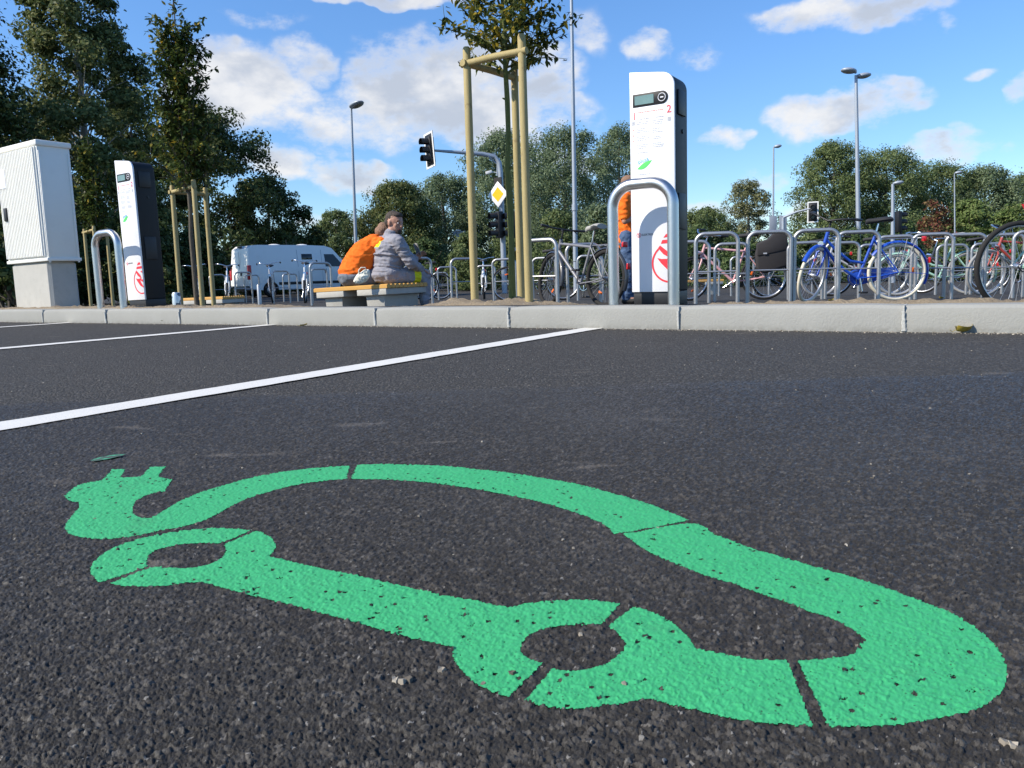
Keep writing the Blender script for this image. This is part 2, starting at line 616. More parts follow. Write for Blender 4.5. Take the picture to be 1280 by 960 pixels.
A = lambda L: [(x / 2.66667, 540 + y / 2.66667) for x, y in L]
B = lambda L: [(400 + x / 2.66667, 540 + y / 2.66667) for x, y in L]
C = lambda L: [(800 + x / 2.66667, 600 + y / 2.66667) for x, y in L]
PICTO = [
    ('plug', A([(215, 218), (260, 182), (340, 163), (375, 128), (417, 127), (400, 157), (470, 153), (502, 120), (552, 118), (525, 152), (573, 163), (548, 203), (500, 212), (462, 228), (447, 243), (441, 272), (455, 288), (490, 292), (520, 283), (560, 258), (620, 225), (700, 196), (780, 172), (850, 154), (950, 136), (1050, 124), (1165, 116), (1155, 162), (1080, 166), (980, 182), (900, 203), (820, 228), (760, 258), (690, 295), (610, 320), (520, 337), (420, 356), (330, 362), (262, 355), (228, 345), (217, 325), (228, 300), (265, 255), (262, 238), (232, 233)])),
    ('roof_line', B([(124, 113), (250, 111), (400, 117), (520, 128), (640, 141), (760, 160), (870, 181), (960, 205), (1060, 233), (1140, 262), (1230, 299), (1003, 343), (960, 322), (900, 292), (820, 263), (720, 235), (600, 209), (480, 188), (350, 171), (220, 163), (103, 161)])),
    ('bonnet_line', C([(170, 150), (250, 187), (370, 232), (480, 265), (600, 300), (720, 333), (830, 370), (930, 408), (1020, 442), (1090, 482), (1150, 525), (1195, 575), (1217, 620), (1222, 660), (1210, 705), (1170, 745), (1100, 780), (1000, 803), (880, 823), (760, 830), (630, 832), (527, 610), (600, 605), (670, 598), (722, 585), (728, 565), (755, 540), (735, 525), (700, 503), (640, 470), (560, 443), (480, 412), (400, 385), (310, 352), (213, 323), (93, 275), (13, 235), (-55, 186)])),
    ('front_wheel', B([(1045, 588), (1090, 600), (1140, 622), (1190, 655), (1225, 690), (1250, 722)]) + C([(180, 570), (240, 580), (300, 592), (370, 606), (430, 608), (490, 607), (575, 830), (500, 826), (400, 818), (300, 802), (200, 778), (100, 755), (20, 738)]) + B([(1050, 905), (980, 918), (900, 927), (820, 930), (750, 922), (682, 905), (775, 797), (830, 805), (880, 800), (940, 785), (985, 760), (1010, 735), (1018, 712), (1000, 685), (960, 655)])),
    ('sill', B([(1000, 580), (940, 572), (860, 566), (780, 570), (700, 578), (635, 590), (600, 587), (520, 570), (440, 556), (350, 537), (250, 513), (150, 490), (60, 472), (0, 459)]) + A([(980, 440), (920, 425), (898, 418), (915, 400), (918, 380), (905, 360), (880, 345), (850, 338), (748, 380), (755, 400), (745, 420), (720, 437), (680, 450), (630, 458), (560, 460), (505, 458), (365, 512), (420, 520), (500, 521), (570, 517), (620, 508), (660, 507), (710, 515), (770, 533), (850, 553), (960, 580), (1080, 612), (1200, 645)]) + B([(213, 668), (300, 693), (380, 710), (445, 725), (447, 760), (465, 795), (500, 830), (550, 862), (600, 885), (630, 890), (745, 775), (710, 768), (680, 752), (668, 735), (672, 715), (685, 695), (715, 675), (760, 660), (820, 651), (880, 650), (940, 648)])),
    ('rear_wheel', A([(838, 333), (780, 327), (700, 326), (620, 333), (540, 345), (460, 362), (400, 383), (350, 408), (318, 435), (303, 460), (305, 480), (320, 495), (345, 503), (490, 455), (488, 440), (492, 420), (515, 402), (560, 388), (620, 378), (680, 374), (735, 375)])),
]
PICTO_G = []
for nm, px_ in PICTO:
    sm = smooth_poly(px_)
    PICTO_G.append((nm, [tuple(road_pt(x, y)[:2]) for x, y in sm]))

rows = [0.40]
while rows[-1] < 2.3:
    rows.append(rows[-1] + max(0.0011, 0.0024 * rows[-1]))
rows = np.array(rows)
ncol = 1000
tcol = np.linspace(-0.86, 0.82, ncol)
GY, GT = np.meshgrid(rows, tcol, indexing='ij')
GX = GT * GY
h, r1, r2 = relief(GX, GY)
fade = np.clip((GY - 0.40) / 0.03, 0, 1) * np.clip((2.3 - GY) / 0.35, 0, 1) * np.clip((GT + 0.86) / 0.03, 0, 1) * np.clip((0.82 - GT) / 0.03, 0, 1)
GZ = -0.004 + (0.0042 + h * 1.0) * fade
owner = np.full((len(rows) - 1, ncol - 1), -1)
CX = (GX[:-1, :-1] + GX[1:, 1:]) / 2
CY = (GY[:-1, :-1] + GY[1:, 1:]) / 2
# ragged paint edge: the stencil leaks a little between the stones
jx = (np.sin(CX * 900 + CY * 430) + np.sin(CX * 410 - CY * 870 + 2)) * 0.00035
jy = (np.sin(CX * 520 - CY * 760) + np.sin(CX * 830 + CY * 390 + 1)) * 0.00035
hc = (h[:-1, :-1] + h[1:, 1:]) / 2
rc1, rc2 = r1[:-1, :-1], r2[:-1, :-1]
w3, r3_ = worley(CX, CY, 0.0065, 9)[:2]
_, r4_ = worley(CX, CY, 0.06, 21)[:2]
w5, r5_ = worley(CX * .6, CY, 0.011, 33)[:2]
pit = ((w3 < .30) & (r3_ > 1.0 - .095 * r4_)) | ((hc < .00025) & (r3_ > .90))   # deep gaps the paint did not reach
for i, (nm, poly) in enumerate(PICTO_G):
    pa = np.array(poly)
    bx = (CX > pa[:, 0].min() - .01) & (CX < pa[:, 0].max() + .01) & (CY > pa[:, 1].min() - .01) & (CY < pa[:, 1].max() + .01)
    ii = np.nonzero(bx)
    ins = inside(poly, (CX + jx)[ii], (CY + jy)[ii])
    sel = ins & ~pit[ii]
    owner[ii[0][sel], ii[1][sel]] = i

in_paint = np.zeros(CX.shape, dtype=bool)
for nm, poly in PICTO_G:
    pa = np.array(poly)
    bx = np.nonzero((CX > pa[:, 0].min()) & (CX < pa[:, 0].max()) & (CY > pa[:, 1].min()) & (CY < pa[:, 1].max()))
    q_ = inside(poly, CX[bx], CY[bx])
    in_paint[bx[0][q_], bx[1][q_]] = True
deep = in_paint & pit
r1[:-1, :-1][deep] = 0.05
r2[:-1, :-1][deep] = 0.05
r1[1:, 1:][deep] = 0.05
GZ[:-1, :-1][deep] -= 0.0007
verts_all = np.stack([GX, GY, GZ], -1).reshape(-1, 3)
idx = np.arange(len(rows) * ncol).reshape(len(rows), ncol)
quads = np.stack([idx[:-1, :-1], idx[:-1, 1:], idx[1:, 1:], idx[1:, :-1]], -1)

def sub_mesh(name, mask, mat, dz=0.0, flat=0.0, parent=None):
    q = quads[mask]
    used, inv = np.unique(q, return_inverse=True)
    v = verts_all[used].copy()
    if flat:
        base = 0.0016
        v[:, 2] = base + (v[:, 2] - base) * (1 - flat)
    v[:, 2] += dz
    o = np_mesh(name, v, inv.reshape(-1, 4), mat, parent, smooth=True)
    a = o.data.attributes.new('stone', 'FLOAT', 'POINT')
    a.data.foreach_set('value', r1.reshape(-1)[used].astype(np.float32))
    a2 = o.data.attributes.new('grit', 'FLOAT', 'POINT')
    a2.data.foreach_set('value', r2.reshape(-1)[used].astype(np.float32))
    return o

m, nt, b = new_mat('road_stones')
tc = nt.n('ShaderNodeTexCoord').outputs['Object']
at = nt.n('ShaderNodeAttribute', attribute_name='stone').outputs['Fac']
ag = nt.n('ShaderNodeAttribute', attribute_name='grit').outputs['Fac']
c = nt.mix(nt.ss(at, 0.45, 1.05), (0.0345, 0.0318, 0.0280), (0.078, 0.0715, 0.0625))
c = nt.mix(nt.math('MULTIPLY', nt.ss(ag, 0.965, 0.985), 0.7), c, (0.26, 0.25, 0.23))
c = nt.mix(nt.math('MULTIPLY', nt.ss(nt.math('FRACT', nt.math('MULTIPLY', at, 17.3)), 0.95, 0.98), 0.35), c, (0.22, 0.205, 0.18))
big = nt.noise(0.9, 5, 0.6, tc)
c = nt.mix(nt.math('MULTIPLY', nt.ss(big, 0.45, 0.7), 0.30), c, (0.085, 0.082, 0.078))
mp = nt.n('ShaderNodeMapping')
mp.inputs['Rotation'].default_value = (0, 0, 0.3)
mp.inputs['Scale'].default_value = (3.0, 9.0, 1)
nt.l(tc, mp.inputs[0])
st = nt.ss(nt.noise(1.3, 4, 0.5, mp.outputs[0]), 0.64, 0.74)
c = nt.mix(nt.math('MULTIPLY', st, 0.5), c, (0.17, 0.15, 0.125))
nt.l(c, b.inputs['Base Color'])
nt.l(nt.math('MULTIPLY_ADD', ag, 0.48, 0.26), b.inputs['Roughness'])
b.inputs['Specular IOR Level'].default_value = 0.17
nt.l(nt.bump(nt.noise(700, 3, 0.6, tc), 0.5, 0.0015), b.inputs['Normal'])
M_STONES = m
o = sub_mesh('road_surface', owner < 0, M_STONES)
tag(o, kind='structure')

m, nt, b = new_mat('green_road_paint')
tc = nt.n('ShaderNodeTexCoord').outputs['Object']
ag = nt.n('ShaderNodeAttribute', attribute_name='stone').outputs['Fac']
c = nt.mix(nt.noise(26, 5, 0.6, tc), (0.036, 0.340, 0.126), (0.050, 0.420, 0.162))
c = nt.mix(nt.math('MULTIPLY', nt.ss(nt.noise(34, 5, 0.7, tc), 0.66, 0.76), 0.35), c, (0.30, 0.42, 0.20))
c = nt.mix(nt.math('MULTIPLY', nt.ss(nt.noise(9.0, 5, 0.7, tc), 0.55, 0.75), 0.42), c, (0.05, 0.25, 0.105))
nt.l(c, b.inputs['Base Color'])
pore = nt.math('MULTIPLY', nt.ss(nt.voro(230, tc), 0.22, 0.12), nt.ss(nt.noise(30, 4, .7, tc), 0.43, 0.56))  # tiny pits plus the small shadows in stone gaps, painted as dark colour
c = nt.mix(nt.math('MULTIPLY', pore, 0.8), c, (0.02, 0.06, 0.035))
nt.l(c, b.inputs['Base Color'])
b.inputs['Roughness'].default_value = 0.62
b.inputs['Specular IOR Level'].default_value = 0.4
nt.l(nt.bump(nt.noise(260, 3, 0.6, tc), 0.25, 0.0015), b.inputs['Normal'])
M_GREEN = m
pic = empty('road_marking', (0, 0, 0), 0, 'large green painted electric car with plug on the asphalt', 'road marking')
for i, (nm, poly) in enumerate(PICTO_G):
    sub_mesh(nm, owner == i, M_GREEN, dz=0.0005, flat=0.5, parent=pic)

# faint green overspray beyond the plug
m, nt, b = new_mat('green_overspray')
tc = nt.n('ShaderNodeTexCoord').outputs['Object']
nt.l(nt.mix(nt.ss(nt.noise(60, 4, 0.7, tc), 0.40, 0.62), (0.05, 0.075, 0.062), (0.05, 0.36, 0.19)), b.inputs['Base Color'])
b.inputs['Roughness'].default_value = 0.8
mb = MB()
sp = [road_pt(x, y) for x, y in [(113, 578.5), (122, 575), (140, 571.5), (158, 570), (150, 573), (135, 576.5), (120, 579)]]
ce = sum(sp, Vector()) / len(sp)
vsp = [(p.x, p.y, 0.0040) for p in sp] + [(ce.x, ce.y, 0.0042)]
mb.add(vsp, [(i, (i + 1) % len(sp), len(sp)) for i in range(len(sp))])
tag(mb.build('paint_smear', m, smooth=0), 'faint green paint smear beyond the prongs of the plug', 'paint mark')

# ---- white bay lines ------------------------------------------------------------------
m, nt, b = new_mat('white_road_paint')
tc = nt.n('ShaderNodeTexCoord').outputs['Object']
wear = nt.ss(nt.noise(120, 4, 0.65, tc), 0.66, 0.74)
c = nt.mix(nt.noise(3.0, 5, 0.6, tc), (0.62, 0.60, 0.55), (0.76, 0.74, 0.68))
c = nt.mix(nt.math('MULTIPLY', wear, 0.7), c, (0.12, 0.12, 0.12))
nt.l(c, b.inputs['Base Color'])
b.inputs['Roughness'].default_value = 0.6
nt.l(nt.bump(nt.noise(180, 4, .6, tc), 0.4, 0.003), b.inputs['Normal'])
M_WHITE_PAINT = m
LINE_LABEL = ['white bay line nearest the camera, behind the green car marking', 'white bay line ending near the left row of bike hoops, middle of three', 'white bay line ending below the far left charging column']
for i, (ex, ey) in enumerate([(742, 411.5), (340, 408), (88, 404)]):
    d = ray(ex, ey)
    t = d.x / d.y
    # meet the kerb foot
    Yk = 7.1475 / (1.5876 + t)
    e = Vector((t * Yk, Yk, 0))
    s0 = (e - P0).dot(N)
    e = e - N * s0
    mb = MB()
    ln = 5.0
    vs_, fs = [], []
    nseg = 120
    for j in range(nseg + 1):
        q = e - N * (ln * j / nseg)
        w1 = 0.06 + random.uniform(-.0025, .0025)
        w2 = 0.06 + random.uniform(-.0025, .0025)
        for sg in (-w1, w2):
            p = q + K * sg
            vs_.append((p.x, p.y, 0.0042))
        if j:
            fs.append((2 * j - 2, 2 * j - 1, 2 * j + 1, 2 * j))
    mb.add(vs_, fs)
    tag(mb.build('bay_line', M_WHITE_PAINT, smooth=0), LINE_LABEL[i], 'bay line', 'white lines between the parking bays')

# ---- kerb -----------------------------------------------------------------------------
m, nt, b = new_mat('kerb_concrete')
tc = nt.n('ShaderNodeTexCoord').outputs['Object']
geo = nt.n('ShaderNodeNewGeometry')
isl = geo.outputs['Random Per Island']
c = nt.mix(nt.noise(4.0, 6, 0.65, tc), (0.262, 0.260, 0.236), (0.350, 0.346, 0.318))
c = nt.mix(nt.math('MULTIPLY', isl, 0.35), c, (0.28, 0.275, 0.24))
sp3 = nt.n('ShaderNodeSeparateXYZ')
nt.l(tc, sp3.inputs[0])
foot = nt.math('MULTIPLY', nt.ss(sp3.outputs[2], 0.035, 0.0), nt.ss(nt.noise(25, 5, 0.7, tc), 0.35, 0.65))
c = nt.mix(nt.math('MULTIPLY', foot, 0.55), c, (0.17, 0.16, 0.135))
chip = nt.ss(nt.noise(46, 5, 0.7, tc), 0.67, 0.74)
c = nt.mix(nt.math('MULTIPLY', chip, 0.6), c, (0.58, 0.57, 0.53))
pores = nt.ss(nt.voro(170, tc), 0.10, 0.02)
c = nt.mix(nt.math('MULTIPLY', pores, 0.5), c, (0.14, 0.13, 0.12))
nt.l(c, b.inputs['Base Color'])
b.inputs['Roughness'].default_value = 0.9
nt.l(nt.bump(nt.noise(90, 5, 0.65, tc), 0.5, 0.006), b.inputs['Normal'])
M_KERB = m
M_MORTAR = simple('kerb_mortar', (0.47, 0.465, 0.43), 0.95, var=.15, bump=.4, bscale=120)
joint = None
d = ray(848, 411)
t = d.x / d.y
jy0 = 7.1475 / (1.5876 + t)
k0 = (Vector((t * jy0, jy0, 0)) - P0).dot(K)
mb = MB()
kp = [(0.0, -0.05), (0.0, 0.004), (0.004, 0.085), (0.010, 0.106), (0.028, 0.120), (0.150, 0.121), (0.150, -0.05)]
for i in range(-14, 45):
    ka, kb = k0 + i * 1.035 + 0.0022, k0 + (i + 1) * 1.035 - 0.0022
    off = random.uniform(-.0035, .0035)
    dz = random.uniform(-.0015, .0015)
    vs_ = []
    nd = 9
    for j in range(nd):
        kk = ka + (kb - ka) * j / (nd - 1)
        e_ = 0.0045 if j in (0, nd - 1) else 0.0
        for (a_, z_) in kp:
            p = P0 + N * (a_ + off + (e_ if a_ < .02 else 0)) + K * (kk + (0.004 if j == 0 else -0.004 if j == nd - 1 else 0) * 0)
            zz = z_ + dz - (e_ if z_ > .08 else 0) + (random.uniform(-.0008, .0008) if z_ > 0 else 0)
            vs_.append((p.x, p.y, zz))
    n_ = len(kp)
    fs = [(j * n_ + q, j * n_ + (q + 1) % n_, (j + 1) * n_ + (q + 1) % n_, (j + 1) * n_ + q) for j in range(nd - 1) for q in range(n_)]
    fs += [tuple(range(n_)), tuple((nd - 1) * n_ + q for q in reversed(range(n_)))]
    mb.add(vs_, fs)
for i in range(-14, 46):
    p = P0 + N * 0.0765 + K * (k0 + i * 1.035)
    mb.box((p.x, p.y, 0.040), (0.0060, 0.150, 0.156), 1, None, KERB_ROT)
    # a ragged smear of joint lime on the face, wider towards the foot
    q = P0 - N * 0.0055 + K * (k0 + i * 1.035)
    vs_, fs = [], []
    for j in range(12):
        z_ = .005 + .09 * j / 11
        wl = .005 + .004 * random.random()
        wr_ = .004 + (.009 * (1 - j / 11) + .005 * random.random()) * (1 if i % 3 else .3)
        for ww, dd in ((wl, .006), (wl * .5, 0), (-wr_ * .6, 0), (-wr_, .006)):
            c_ = q + K * ww + N * dd
            vs_.append((c_.x, c_.y, z_))
        if j:
            for k_ in range(3):
                fs.append((j * 4 - 4 + k_, j * 4 - 3 + k_, j * 4 + 1 + k_, j * 4 + k_))
    mb.add(vs_, fs, 1)
tag(mb.build('kerb', [M_KERB, M_MORTAR], smooth=30), kind='structure')

# ---- soil along the back of the kerb ----------------------------------------------------
m, nt, b = new_mat('soil')
tc = nt.n('ShaderNodeTexCoord').outputs['Object']
c = nt.mix(nt.noise(7, 6, 0.7, tc), (0.17, 0.13, 0.082), (0.40, 0.315, 0.21))
c = nt.mix(nt.math('MULTIPLY', nt.ss(nt.voro(38, tc), 0.42, 0.1), 0.4), c, (0.46, 0.38, 0.27))
nt.l(c, b.inputs['Base Color'])
b.inputs['Roughness'].default_value = 0.97
nt.l(nt.bump(nt.noise(70, 5, 0.7, tc), 0.9, 0.02), b.inputs['Normal'])
M_SOIL = m

def soil_grid(name, k1, k2, s1, s2, hfun, ds=0.03):
    nk, ns = int((k2 - k1) / ds) + 2, int((s2 - s1) / ds) + 2
    kk, ss_ = np.linspace(k1, k2, nk), np.linspace(s1, s2, ns)
    vs_ = np.zeros((ns, nk, 3))
    for i, s_ in enumerate(ss_):
        for j, k_ in enumerate(kk):
            p = P0 + N * s_ + K * k_
            n1 = mnoise.fractal(Vector((p.x * 3, p.y * 3, 1.3)), 1.0, 2.0, 4)
            n2 = mnoise.noise(Vector((p.x * 16, p.y * 16, 4.1)))
            n3 = mnoise.noise(Vector((p.x * 34, p.y * 34, 9.1)))
            e_ = min(1.0, (s_ - s1) / .06, (s2 - s_) / .25, (k_ - k1) / .2, (k2 - k_) / .2)
            vs_[i, j] = (p.x, p.y, prof(s_) - .012 + max(0, e_) * (hfun(s_, k_, p) * (0.75 + .5 * n1) + max(0, n2) * .022 + max(0, n3) * .014))
    ix = np.arange(ns * nk).reshape(ns, nk)
    q = np.stack([ix[:-1, :-1], ix[:-1, 1:], ix[1:, 1:], ix[1:, :-1]], -1).reshape(-1, 4)
    return tag(np_mesh(name, vs_.reshape(-1, 3), q, M_SOIL, smooth=True), kind='structure')
def kof(x, Y):
    p = gnd(x, Y)
    return (Vector((p.x, p.y, 0)) - P0).dot(K)
KT = kof(640, 6.6)                      # the staked tree in the middle
soil_grid('soil', 2.2, 7.0, .145, .75, lambda s_, k_, p: .028)
soil_grid('soil', -3.6, -.95, .145, .5, lambda s_, k_, p: .016 + (.012 if -2.4 < k_ < -1.1 else 0))
soil_grid('soil', KT - 1.2, KT + 1.2, .9, 3.6, lambda s_, k_, p: .12 * math.exp(-((k_ - KT) / .75) ** 2 - ((s_ - 1.95) / .85) ** 2) + .02)

# grit swept into the gutter and scattered pale chips on the asphalt: far too many to count
m, nt, b = new_mat('grit_stone')
isl = nt.n('ShaderNodeNewGeometry').outputs['Random Per Island']
nt.l(nt.mix(isl, (0.09, 0.075, 0.055), (0.46, 0.41, 0.33)), b.inputs['Base Color'])
b.inputs['Roughness'].default_value = 0.9
mb = MB()
gr = random.Random(4)
def chip(x, y, r):
    q = [(x + r * gr.uniform(.6, 1.2) * math.cos(a), y + r * gr.uniform(.6, 1.2) * math.sin(a)) for a in (0, 1.3, 2.5, 3.8, 5.1)]
    vs_ = [(u, v, -.001) for u, v in q] + [(x + (u - x) * .7, y + (v - y) * .7, r * gr.uniform(.6, 1.1)) for u, v in q]
    mb.add(vs_, [(i, (i + 1) % 5, 5 + (i + 1) % 5, 5 + i) for i in range(5)] + [(5, 6, 7, 8, 9)])
for i in range(2600):
    k_ = gr.uniform(-3.2, 7.0)
    s_ = -abs(gr.gauss(0, .035)) - .002
    p = P0 + N * s_ + K * k_
    chip(p.x, p.y, gr.choice((.0015, .002, .0025, .003, .0045)))
for i in range(420):
    Y = gr.uniform(.5, 4.0)
    chip(gr.uniform(-.75, .7) * Y, Y, gr.choice((.0012, .0015, .002, .003)))
for (x, y) in [(494, 853), (503, 854), (511, 852), (551, 841), (640, 845), (1258, 932), (1266, 936)]:
    p = road_pt(x, y)
    chip(p.x, p.y, .0045)
tag(mb.build('grit', m, smooth=0), kind='stuff')

# ================================================================== materials for objects
M_STEEL = simple('brushed_steel', (0.60, 0.585, 0.565), 0.33, 1.0, .06, 30, bump=.05, bscale=300)
M_GALV = simple('galvanised_steel', (0.43, 0.43, 0.43), 0.42, .8, .14, 14, bump=.06, bscale=200)
M_LAMPPOLE = simple('pole_grey', (0.36, 0.40, 0.45), 0.5, .3, .1, 3)
M_WHITE = simple('white_panel', (0.80, 0.80, 0.82), 0.38, 0, .02, 3, dirt=.03)
M_ANTH = simple('anthracite_panel', (0.014, 0.014, 0.0155), 0.5, 0, .12, 4, spec=.3)
M_BLACK = simple('black_plastic', (0.016, 0.016, 0.018), 0.5, 0, .2, 9)
M_SCREEN = simple('display_glass', (0.17, 0.27, 0.25), 0.15, 0, .25, 14)
M_RED = simple('red_print', (0.72, 0.03, 0.045), 0.4, 0, .05)
M_GREYPRINT = simple('grey_print', (0.42, 0.43, 0.46), 0.6)
M_PALEPRINT = simple('pale_red_print', (0.75, 0.38, 0.34), 0.6)
M_LEAFGREEN = simple('green_print', (0.10, 0.62, 0.13), 0.5)
M_BLUEPRINT = simple('blue_print', (0.05, 0.38, 0.66), 0.5)
M_CONC = simple('bench_concrete', (0.46, 0.445, 0.40), 0.9, 0, .14, 7, bump=.25, bscale=90, dirt=.12)
M_CABINET = simple('cabinet_plastic', (0.84, 0.825, 0.76), 0.5, 0, .05, 3, bump=.08, bscale=260, dirt=.05)
M_TYRE = simple('tyre_rubber', (0.022, 0.021, 0.020), 0.8, 0, .25, 20, dirt=.08, spec=.3)
M_CREAMTYRE = simple('cream_tyre', (0.70, 0.64, 0.50), 0.7, 0, .12, 20, dirt=.15)
M_GREYTYRE = simple('grey_tyre', (0.30, 0.295, 0.28), 0.75, 0, .2, 20)
M_RIM = simple('alloy_rim', (0.62, 0.62, 0.63), 0.35, .9, .05)
M_CHROME = simple('chrome', (0.72, 0.72, 0.73), 0.2, 1.0, .03)
M_GLASS = simple('dark_window', (0.012, 0.014, 0.017), 0.08, 0, .1)
M_REFLECT_O = simple('orange_reflector', (0.85, 0.16, 0.02), 0.25, 0, .1)
M_REFLECT_R = simple('red_reflector', (0.55, 0.015, 0.02), 0.25, 0, .1)
M_VAN = simple('van_paint', (0.88, 0.87, 0.84), 0.3, 0, .02, 2, coat=.4, dirt=.04)

m, nt, b = new_mat('stake_wood')
tc = nt.n('ShaderNodeTexCoord').outputs['Object']
mp = nt.n('ShaderNodeMapping'); mp.inputs['Scale'].default_value = (22, 22, 1.6); nt.l(tc, mp.inputs[0])
c = nt.mix(nt.noise(3, 6, .65, mp.outputs[0]), (0.27, 0.20, 0.075), (0.50, 0.41, 0.19))
c = nt.mix(nt.math('MULTIPLY', nt.ss(nt.noise(9, 4, .6, tc), .62, .70), .5), c, (0.17, 0.10, 0.04))
nt.l(c, b.inputs['Base Color']); b.inputs['Roughness'].default_value = .75
nt.l(nt.bump(nt.noise(8, 6, .7, mp.outputs[0]), .35, .006), b.inputs['Normal'])
M_STAKE = m
m, nt, b = new_mat('bench_wood')
tc = nt.n('ShaderNodeTexCoord').outputs['Object']
mp = nt.n('ShaderNodeMapping'); mp.inputs['Scale'].default_value = (2, 30, 30); nt.l(tc, mp.inputs[0])
nt.l(nt.mix(nt.noise(3, 5, .6, mp.outputs[0]), (0.50, 0.25, 0.05), (0.66, 0.38, 0.10)), b.inputs['Base Color']); b.inputs['Roughness'].default_value = .5
M_BENCHWOOD = m

def bark(name, lo, hi, sc_=9):
    m, nt, b = new_mat(name)
    tc = nt.n('ShaderNodeTexCoord').outputs['Object']
    mp = nt.n('ShaderNodeMapping'); mp.inputs['Scale'].default_value = (4, 4, 1); nt.l(tc, mp.inputs[0])
    nz = nt.noise(sc_, 6, .7, mp.outputs[0])
    nt.l(nt.mix(nz, lo, hi), b.inputs['Base Color']); b.inputs['Roughness'].default_value = .9
    nt.l(nt.bump(nz, .8, .02), b.inputs['Normal'])
    return m
M_BARK = bark('bark', (0.05, 0.042, 0.03), (0.16, 0.135, 0.10))
M_BARKGREEN = bark('green_bark', (0.07, 0.085, 0.02), (0.20, 0.21, 0.06), 14)
M_BARKPALE = bark('pale_bark', (0.16, 0.16, 0.13), (0.42, 0.41, 0.36))

def leaf_mat(name, cols, trans=0.3, rough=0.55):
    m, nt, b = new_mat(name)
    isl = nt.n('ShaderNodeNewGeometry').outputs['Random Per Island']
    cr = nt.n('ShaderNodeValToRGB')
    cr.color_ramp.interpolation = 'LINEAR'
    els = cr.color_ramp.elements
    while len(els) < len(cols):
        els.new(0.5)
    for i, (p, cc) in enumerate(cols):
        els[i].position = p
        els[i].color = rgb(cc)
    nt.l(isl, cr.inputs[0])
    nt.l(cr.outputs[0], b.inputs['Base Color'])
    b.inputs['Roughness'].default_value = rough
    b.inputs['Specular IOR Level'].default_value = .16
    tr = nt.n('ShaderNodeBsdfTranslucent')
    nt.l(cr.outputs[0], tr.inputs[0])
    mx = nt.n('ShaderNodeMixShader')
    mx.inputs[0].default_value = trans
    nt.l(b.outputs[0], mx.inputs[1]); nt.l(tr.outputs[0], mx.inputs[2])
    nt.l(mx.outputs[0], m.node_tree.nodes['Material Output'].inputs[0])
    return m
L_DARK = leaf_mat('dark_leaves', [(0, (0.029, 0.048, 0.015)), (.5, (0.055, 0.081, 0.025)), (.85, (0.095, 0.123, 0.038)), (1, (0.173, 0.168, 0.057))], .25)
L_POPLAR = leaf_mat('poplar_leaves', [(0, (0.055, 0.078, 0.025)), (.5, (0.108, 0.137, 0.045)), (.85, (0.180, 0.210, 0.078)), (1, (0.317, 0.294, 0.113))], .34)
L_WILLOW = leaf_mat('willow_leaves', [(0, (0.107, 0.149, 0.074)), (.5, (0.165, 0.220, 0.114)), (.9, (0.244, 0.306, 0.177)), (1, (0.319, 0.367, 0.229))], .4)
L_OLIVE = leaf_mat('olive_leaves', [(0, (0.092, 0.131, 0.049)), (.5, (0.140, 0.187, 0.072)), (.9, (0.216, 0.261, 0.105)), (1, (0.292, 0.311, 0.140))], .4)
L_AIRY = leaf_mat('pale_leaves', [(0, (0.124, 0.138, 0.059)), (.5, (0.185, 0.198, 0.092)), (1, (0.309, 0.300, 0.162))], .35)
L_HEDGE = leaf_mat('hedge_leaves', [(0, (0.050, 0.082, 0.031)), (.5, (0.086, 0.133, 0.048)), (.9, (0.138, 0.192, 0.072)), (1, (0.200, 0.230, 0.095))], .32)
L_BRIGHT = leaf_mat('bright_leaves', [(0, (0.075, 0.121, 0.032)), (.5, (0.137, 0.193, 0.056)), (.9, (0.211, 0.257, 0.091)), (1, (0.298, 0.314, 0.120))], .32)
L_RED = leaf_mat('red_leaves', [(0, (0.113, 0.039, 0.028)), (.4, (0.215, 0.068, 0.050)), (.62, (0.136, 0.121, 0.045)), (1, (0.272, 0.176, 0.079))], .35)
L_NEAR = leaf_mat('tree_leaves', [(0, (.045, .066, .018)), (.5, (.080, .108, .030)), (.74, (.13, .15, .04)), (.80, (.32, .26, .035)), (1, (.46, .34, .04))], .42, .42)
L_YOUNG = leaf_mat('young_tree_leaves', [(0, (0.042, 0.065, 0.017)), (.55, (0.076, 0.111, 0.027)), (.9, (0.132, 0.162, 0.041)), (1, (0.473, 0.324, 0.036))], .3, .5)

# ================================================================== vegetation
def leaf_cloud(name, pts, size, mat, parent, out=None, aspect=1.9):
    """one quad (a bent rhombus of two triangles) per point"""
    n = len(pts)
    pts = np.asarray(pts)
    nrm = RNG.normal(size=(n, 3)) * .62
    if out is not None:      # leaves turn their faces outwards and up, to the light
        nrm += out / (np.linalg.norm(out, axis=1)[:, None] + 1e-6) * .9 + np.array([0, 0, .35])
    nrm /= np.linalg.norm(nrm, axis=1)[:, None]
    d = RNG.normal(size=(n, 3)); d -= nrm * (d * nrm).sum(1)[:, None]; d /= np.linalg.norm(d, axis=1)[:, None]
    e = np.cross(nrm, d)
    s_ = size * RNG.uniform(.6, 1.35, n)[:, None]
    a = pts - d * s_ * .5
    c_ = pts + d * s_ * .5
    nn = np.cross(d, e)
    b_ = pts + e * s_ * .5 / aspect * 1.0 + nn * s_ * .08
    g = pts - e * s_ * .5 / aspect * 1.0 + nn * s_ * .08
    v = np.stack([a, b_, c_, g], 1).reshape(-1, 3)
    f = np.arange(n * 4).reshape(n, 4)
    return np_mesh(name, v, f, mat, parent)

